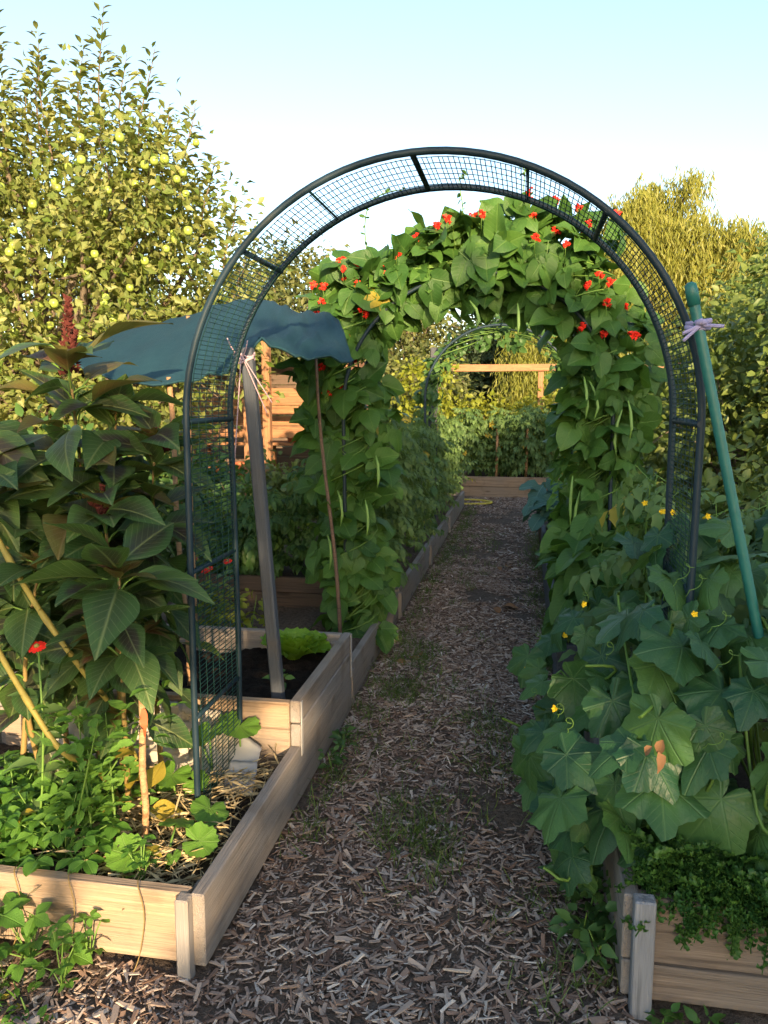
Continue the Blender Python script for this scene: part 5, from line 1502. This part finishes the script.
# willow
def willow(label, base, h, rad, nstr, seed, ls, top_c):
    rs = np.random.default_rng(seed)
    base = np.array(base, float)
    root = thing('willow_tree', tuple(base), label, 'willow')
    MB().tube([base, base + np.array([.1, 0, h * .25]), base + np.array([-.1, 0, h * .55])], [.34, .27, .2], 10).build('trunk', m_bark, root)
    mb = MB(); P, D, N, S = [], [], [], []
    fork = base + np.array([0, 0, h * .45])
    heads = []
    nh = 34
    for k in range(nh):
        a = rs.uniform(0, 6.28); r_ = rad * math.sqrt(rs.random())
        z = h * (1 - .30 * (r_ / rad) ** 2) * rs.uniform(.66, 1.0)
        e = base + np.array([r_ * math.cos(a), r_ * math.sin(a) * .8, z])
        mb.tube(spl(np.array([fork - np.array([0, 0, rs.uniform(0, 1)]), fork * .5 + e * .5 + np.array([0, 0, .5]), e]), 8), [.10 * (1 - .85 * t) for t in np.linspace(0, 1, 8)], 5, cap=False)
        heads.append(e)
    for k in range(nstr):
        hc = heads[k % nh] + rs.normal(0, .24, 3) * np.array([1, 1, .7])
        a = rs.uniform(0, 6.28); L = rs.uniform(1.2, 3.8)
        reach = rs.uniform(.1, .5)
        for j in range(26):
            t = (j + rs.random()) / 26
            p = hc + np.array([math.cos(a) * reach * min(1, t * 3), math.sin(a) * reach * min(1, t * 3), .25 * math.sin(min(1, t * 3) * 3.14) - L * t ** 1.15])
            p += rs.normal(0, .035, 3)
            if p[2] < 1.0: continue
            P.append(p); D.append((rs.normal(0, .45), rs.normal(0, .45), -1)); N.append((rs.normal(0, .5), -1, .5)); S.append(ls * rs.uniform(.7, 1.3))
    mb.build('limbs', m_bark, root)['kind'] = 'stuff'
    foliage(root, K('wl'), P, D, N, S, lm_willow, 0, 'leaf', 'crown')
willow('golden green weeping willow beyond the hedge, largest tree in the distance', (3.55, 22.5, 0), 7.5, 3.0, 3000, 1, .20, None)
willow('smaller weeping willow framed by the bean arch', (.75, 20.5, 0), 4.6, 1.0, 900, 2, .17, None)
# distant trees
far = [((-6.0, 21, 0), 5.9, 1.9, lm_tree, 'sunlit mixed tree between the apple tree and the bean arch'), ((-3.4, 24, 0), 6.0, 1.6, lm_tree, 'round olive green tree above the shade cloth'), ((-8.8, 24, 0), 6.2, 2.2, lm_tree, 'broad tree behind the apple tree'),
       ((-1.0, 24, 0), 4.4, 1.2, lm_darktree, 'dark evergreen tree seen through the bean arch'), ((-2.6, 18, 0), 2.6, 1.1, lm_tree, 'low pale tree behind the grey post and vines'), ((7.2, 20, 0), 5.2, 2.0, lm_hedge, 'bushy tree next to the weeping willow, over the hedge'), ((5.2, 14.5, 0), 3.9, 1.7, lm_hedge, 'hedge tree catching the last sun behind the shrubs'),
       ((0.6, 27, 0), 4.2, 1.8, lm_darktree, 'dark tree behind the smaller willow'), ((-13, 24, 0), 6.5, 2.6, lm_tree, 'large tree far out behind the apple tree')]
for k, (b, h, r_, mt, lab) in enumerate(far):
    tree('tree', lab, 'tree', b, h * .35, .16, [((b[0], b[1], h * .55), (r_, r_, h * .36)), ((b[0] + .2 * r_, b[1], h * .8), (r_ * .6, r_ * .6, h * .2)), ((b[0] - .3 * r_, b[1], h * .4), (r_ * .9, r_ * .8, h * .26))], 190, 42, .27, .17, mt, K('q'), 500 + k, limbs=30)
fb = [((-.75, 14.5, 0), 1.75, .5, 'yellow green bush in the sun, before the timber rail'), ((.0, 14.6, 0), 1.7, .5, 'bright bush in the middle of the sunlit row at the timber rail'), ((.75, 14.5, 0), 1.85, .55, 'sunlit bush below the post of the timber rail'), ((-1.75, 14.3, 0), 2.35, .62, 'pale bush behind the round grey post'), ((1.7, 14.2, 0), 1.8, .7, 'sunlit bush glimpsed between bean vine and hedge')]
for k, (b, h, r_, lab) in enumerate(fb):
    tree('bush', lab, 'bush', b, h * .3, .03, [((b[0], b[1], h * .5), (r_, r_ * .8, h * .46))], 60, 30, .12, .10, lm_bushy, K('ov'), 540 + k, limbs=10)
lb = [((-2.9, 6.6, 0), 1.1, .6, 'dark low shrub on the lawn behind the black compost bed'), ((-2.6, 8.2, 0), .8, .5, 'small shrub in front of the open shed'), ((-3.6, 5.6, 0), 1.3, .7, 'green bush under the apple tree'), ((-2.75, 4.6, 0), 1.25, .5, 'leafy bush beside the shade cloth bed'), ((-2.3, 3.4, 0), 1.2, .35, 'leafy green plant crowding behind the amaranth')]
for k, (b, h, r_, lab) in enumerate(lb):
    tree('shrub', lab, 'shrub', b, h * .3, .03, [((b[0], b[1], h * .5), (r_, r_ * .8, h * .46))], 60, 30, .12, .085, lm_dark if k % 2 == 0 else lm_hedge, K('ov'), 560 + k, limbs=10)

# the trees at the viewer's back that shade the path; leaves are cut away along the sun's rays to set flecks and shade edge
def gaps(Pq):
    x = Pq[:, 0] + (Pq[:, 1] + 8) * math.tan(R(SUN_AZ)); z = Pq[:, 2] + (Pq[:, 1] + 8) * math.tan(R(SUN_EL)) / math.cos(R(SUN_AZ))
    k = x > 2.80
    for gx, gz, gr in ((3.97, 2.86, .27), (3.09, 2.72, .14), (3.25, 2.78, .13), (4.14, 2.40, .16), (4.6, 2.95, .2)):
        k &= (x - gx) ** 2 + (z - gz) ** 2 > gr * gr
    return k
bk = [((4.68, -8.3, 0), 5.0, 1.75, 'tallest dense tree at the entrance of the garden path, shading the arch'), ((7.6, -8.8, 0), 4.0, 1.9, 'middle dense tree at the path entrance, shading the cucumber bed'), ((10.8, -9, 0), 4.3, 2.2, 'outermost dense tree at the path entrance, in line with the hedge'), ((3.40, -7.6, 0), 4.4, .62, 'narrow columnar tree added out of view to sharpen the shade edge at the compost bed')]  # the columnar tree is added, unseen, to give the shade a sharp edge
for k, (b, h, r_, lab) in enumerate(bk):
    tree('tree', lab, 'tree', b, h * .3, .15, [((b[0], b[1], h * .52), (r_, min(r_, 1.0), h * .47)), ((b[0], b[1], h * .25), (r_ * .95, min(r_, .9), h * .24)), ((b[0], b[1], h * .8), (r_ * .85, min(r_, .8), h * .19))], 300, 34, .22 if k < 3 else .12, .22 if k < 3 else .15, lm_darktree, K('q'), 600 + k, limbs=20, shell=.1, keep=gaps)
tree('tree', 'young tree with a bare stem and small crown at the path entrance', 'tree', (2.35, -8.0, 0), 2.8, .05, [((2.48, -8.0, 3.42), (.34, .4, .46))], 44, 22, .10, .13, lm_darktree, K('q'), 620, limbs=8, shell=.1)
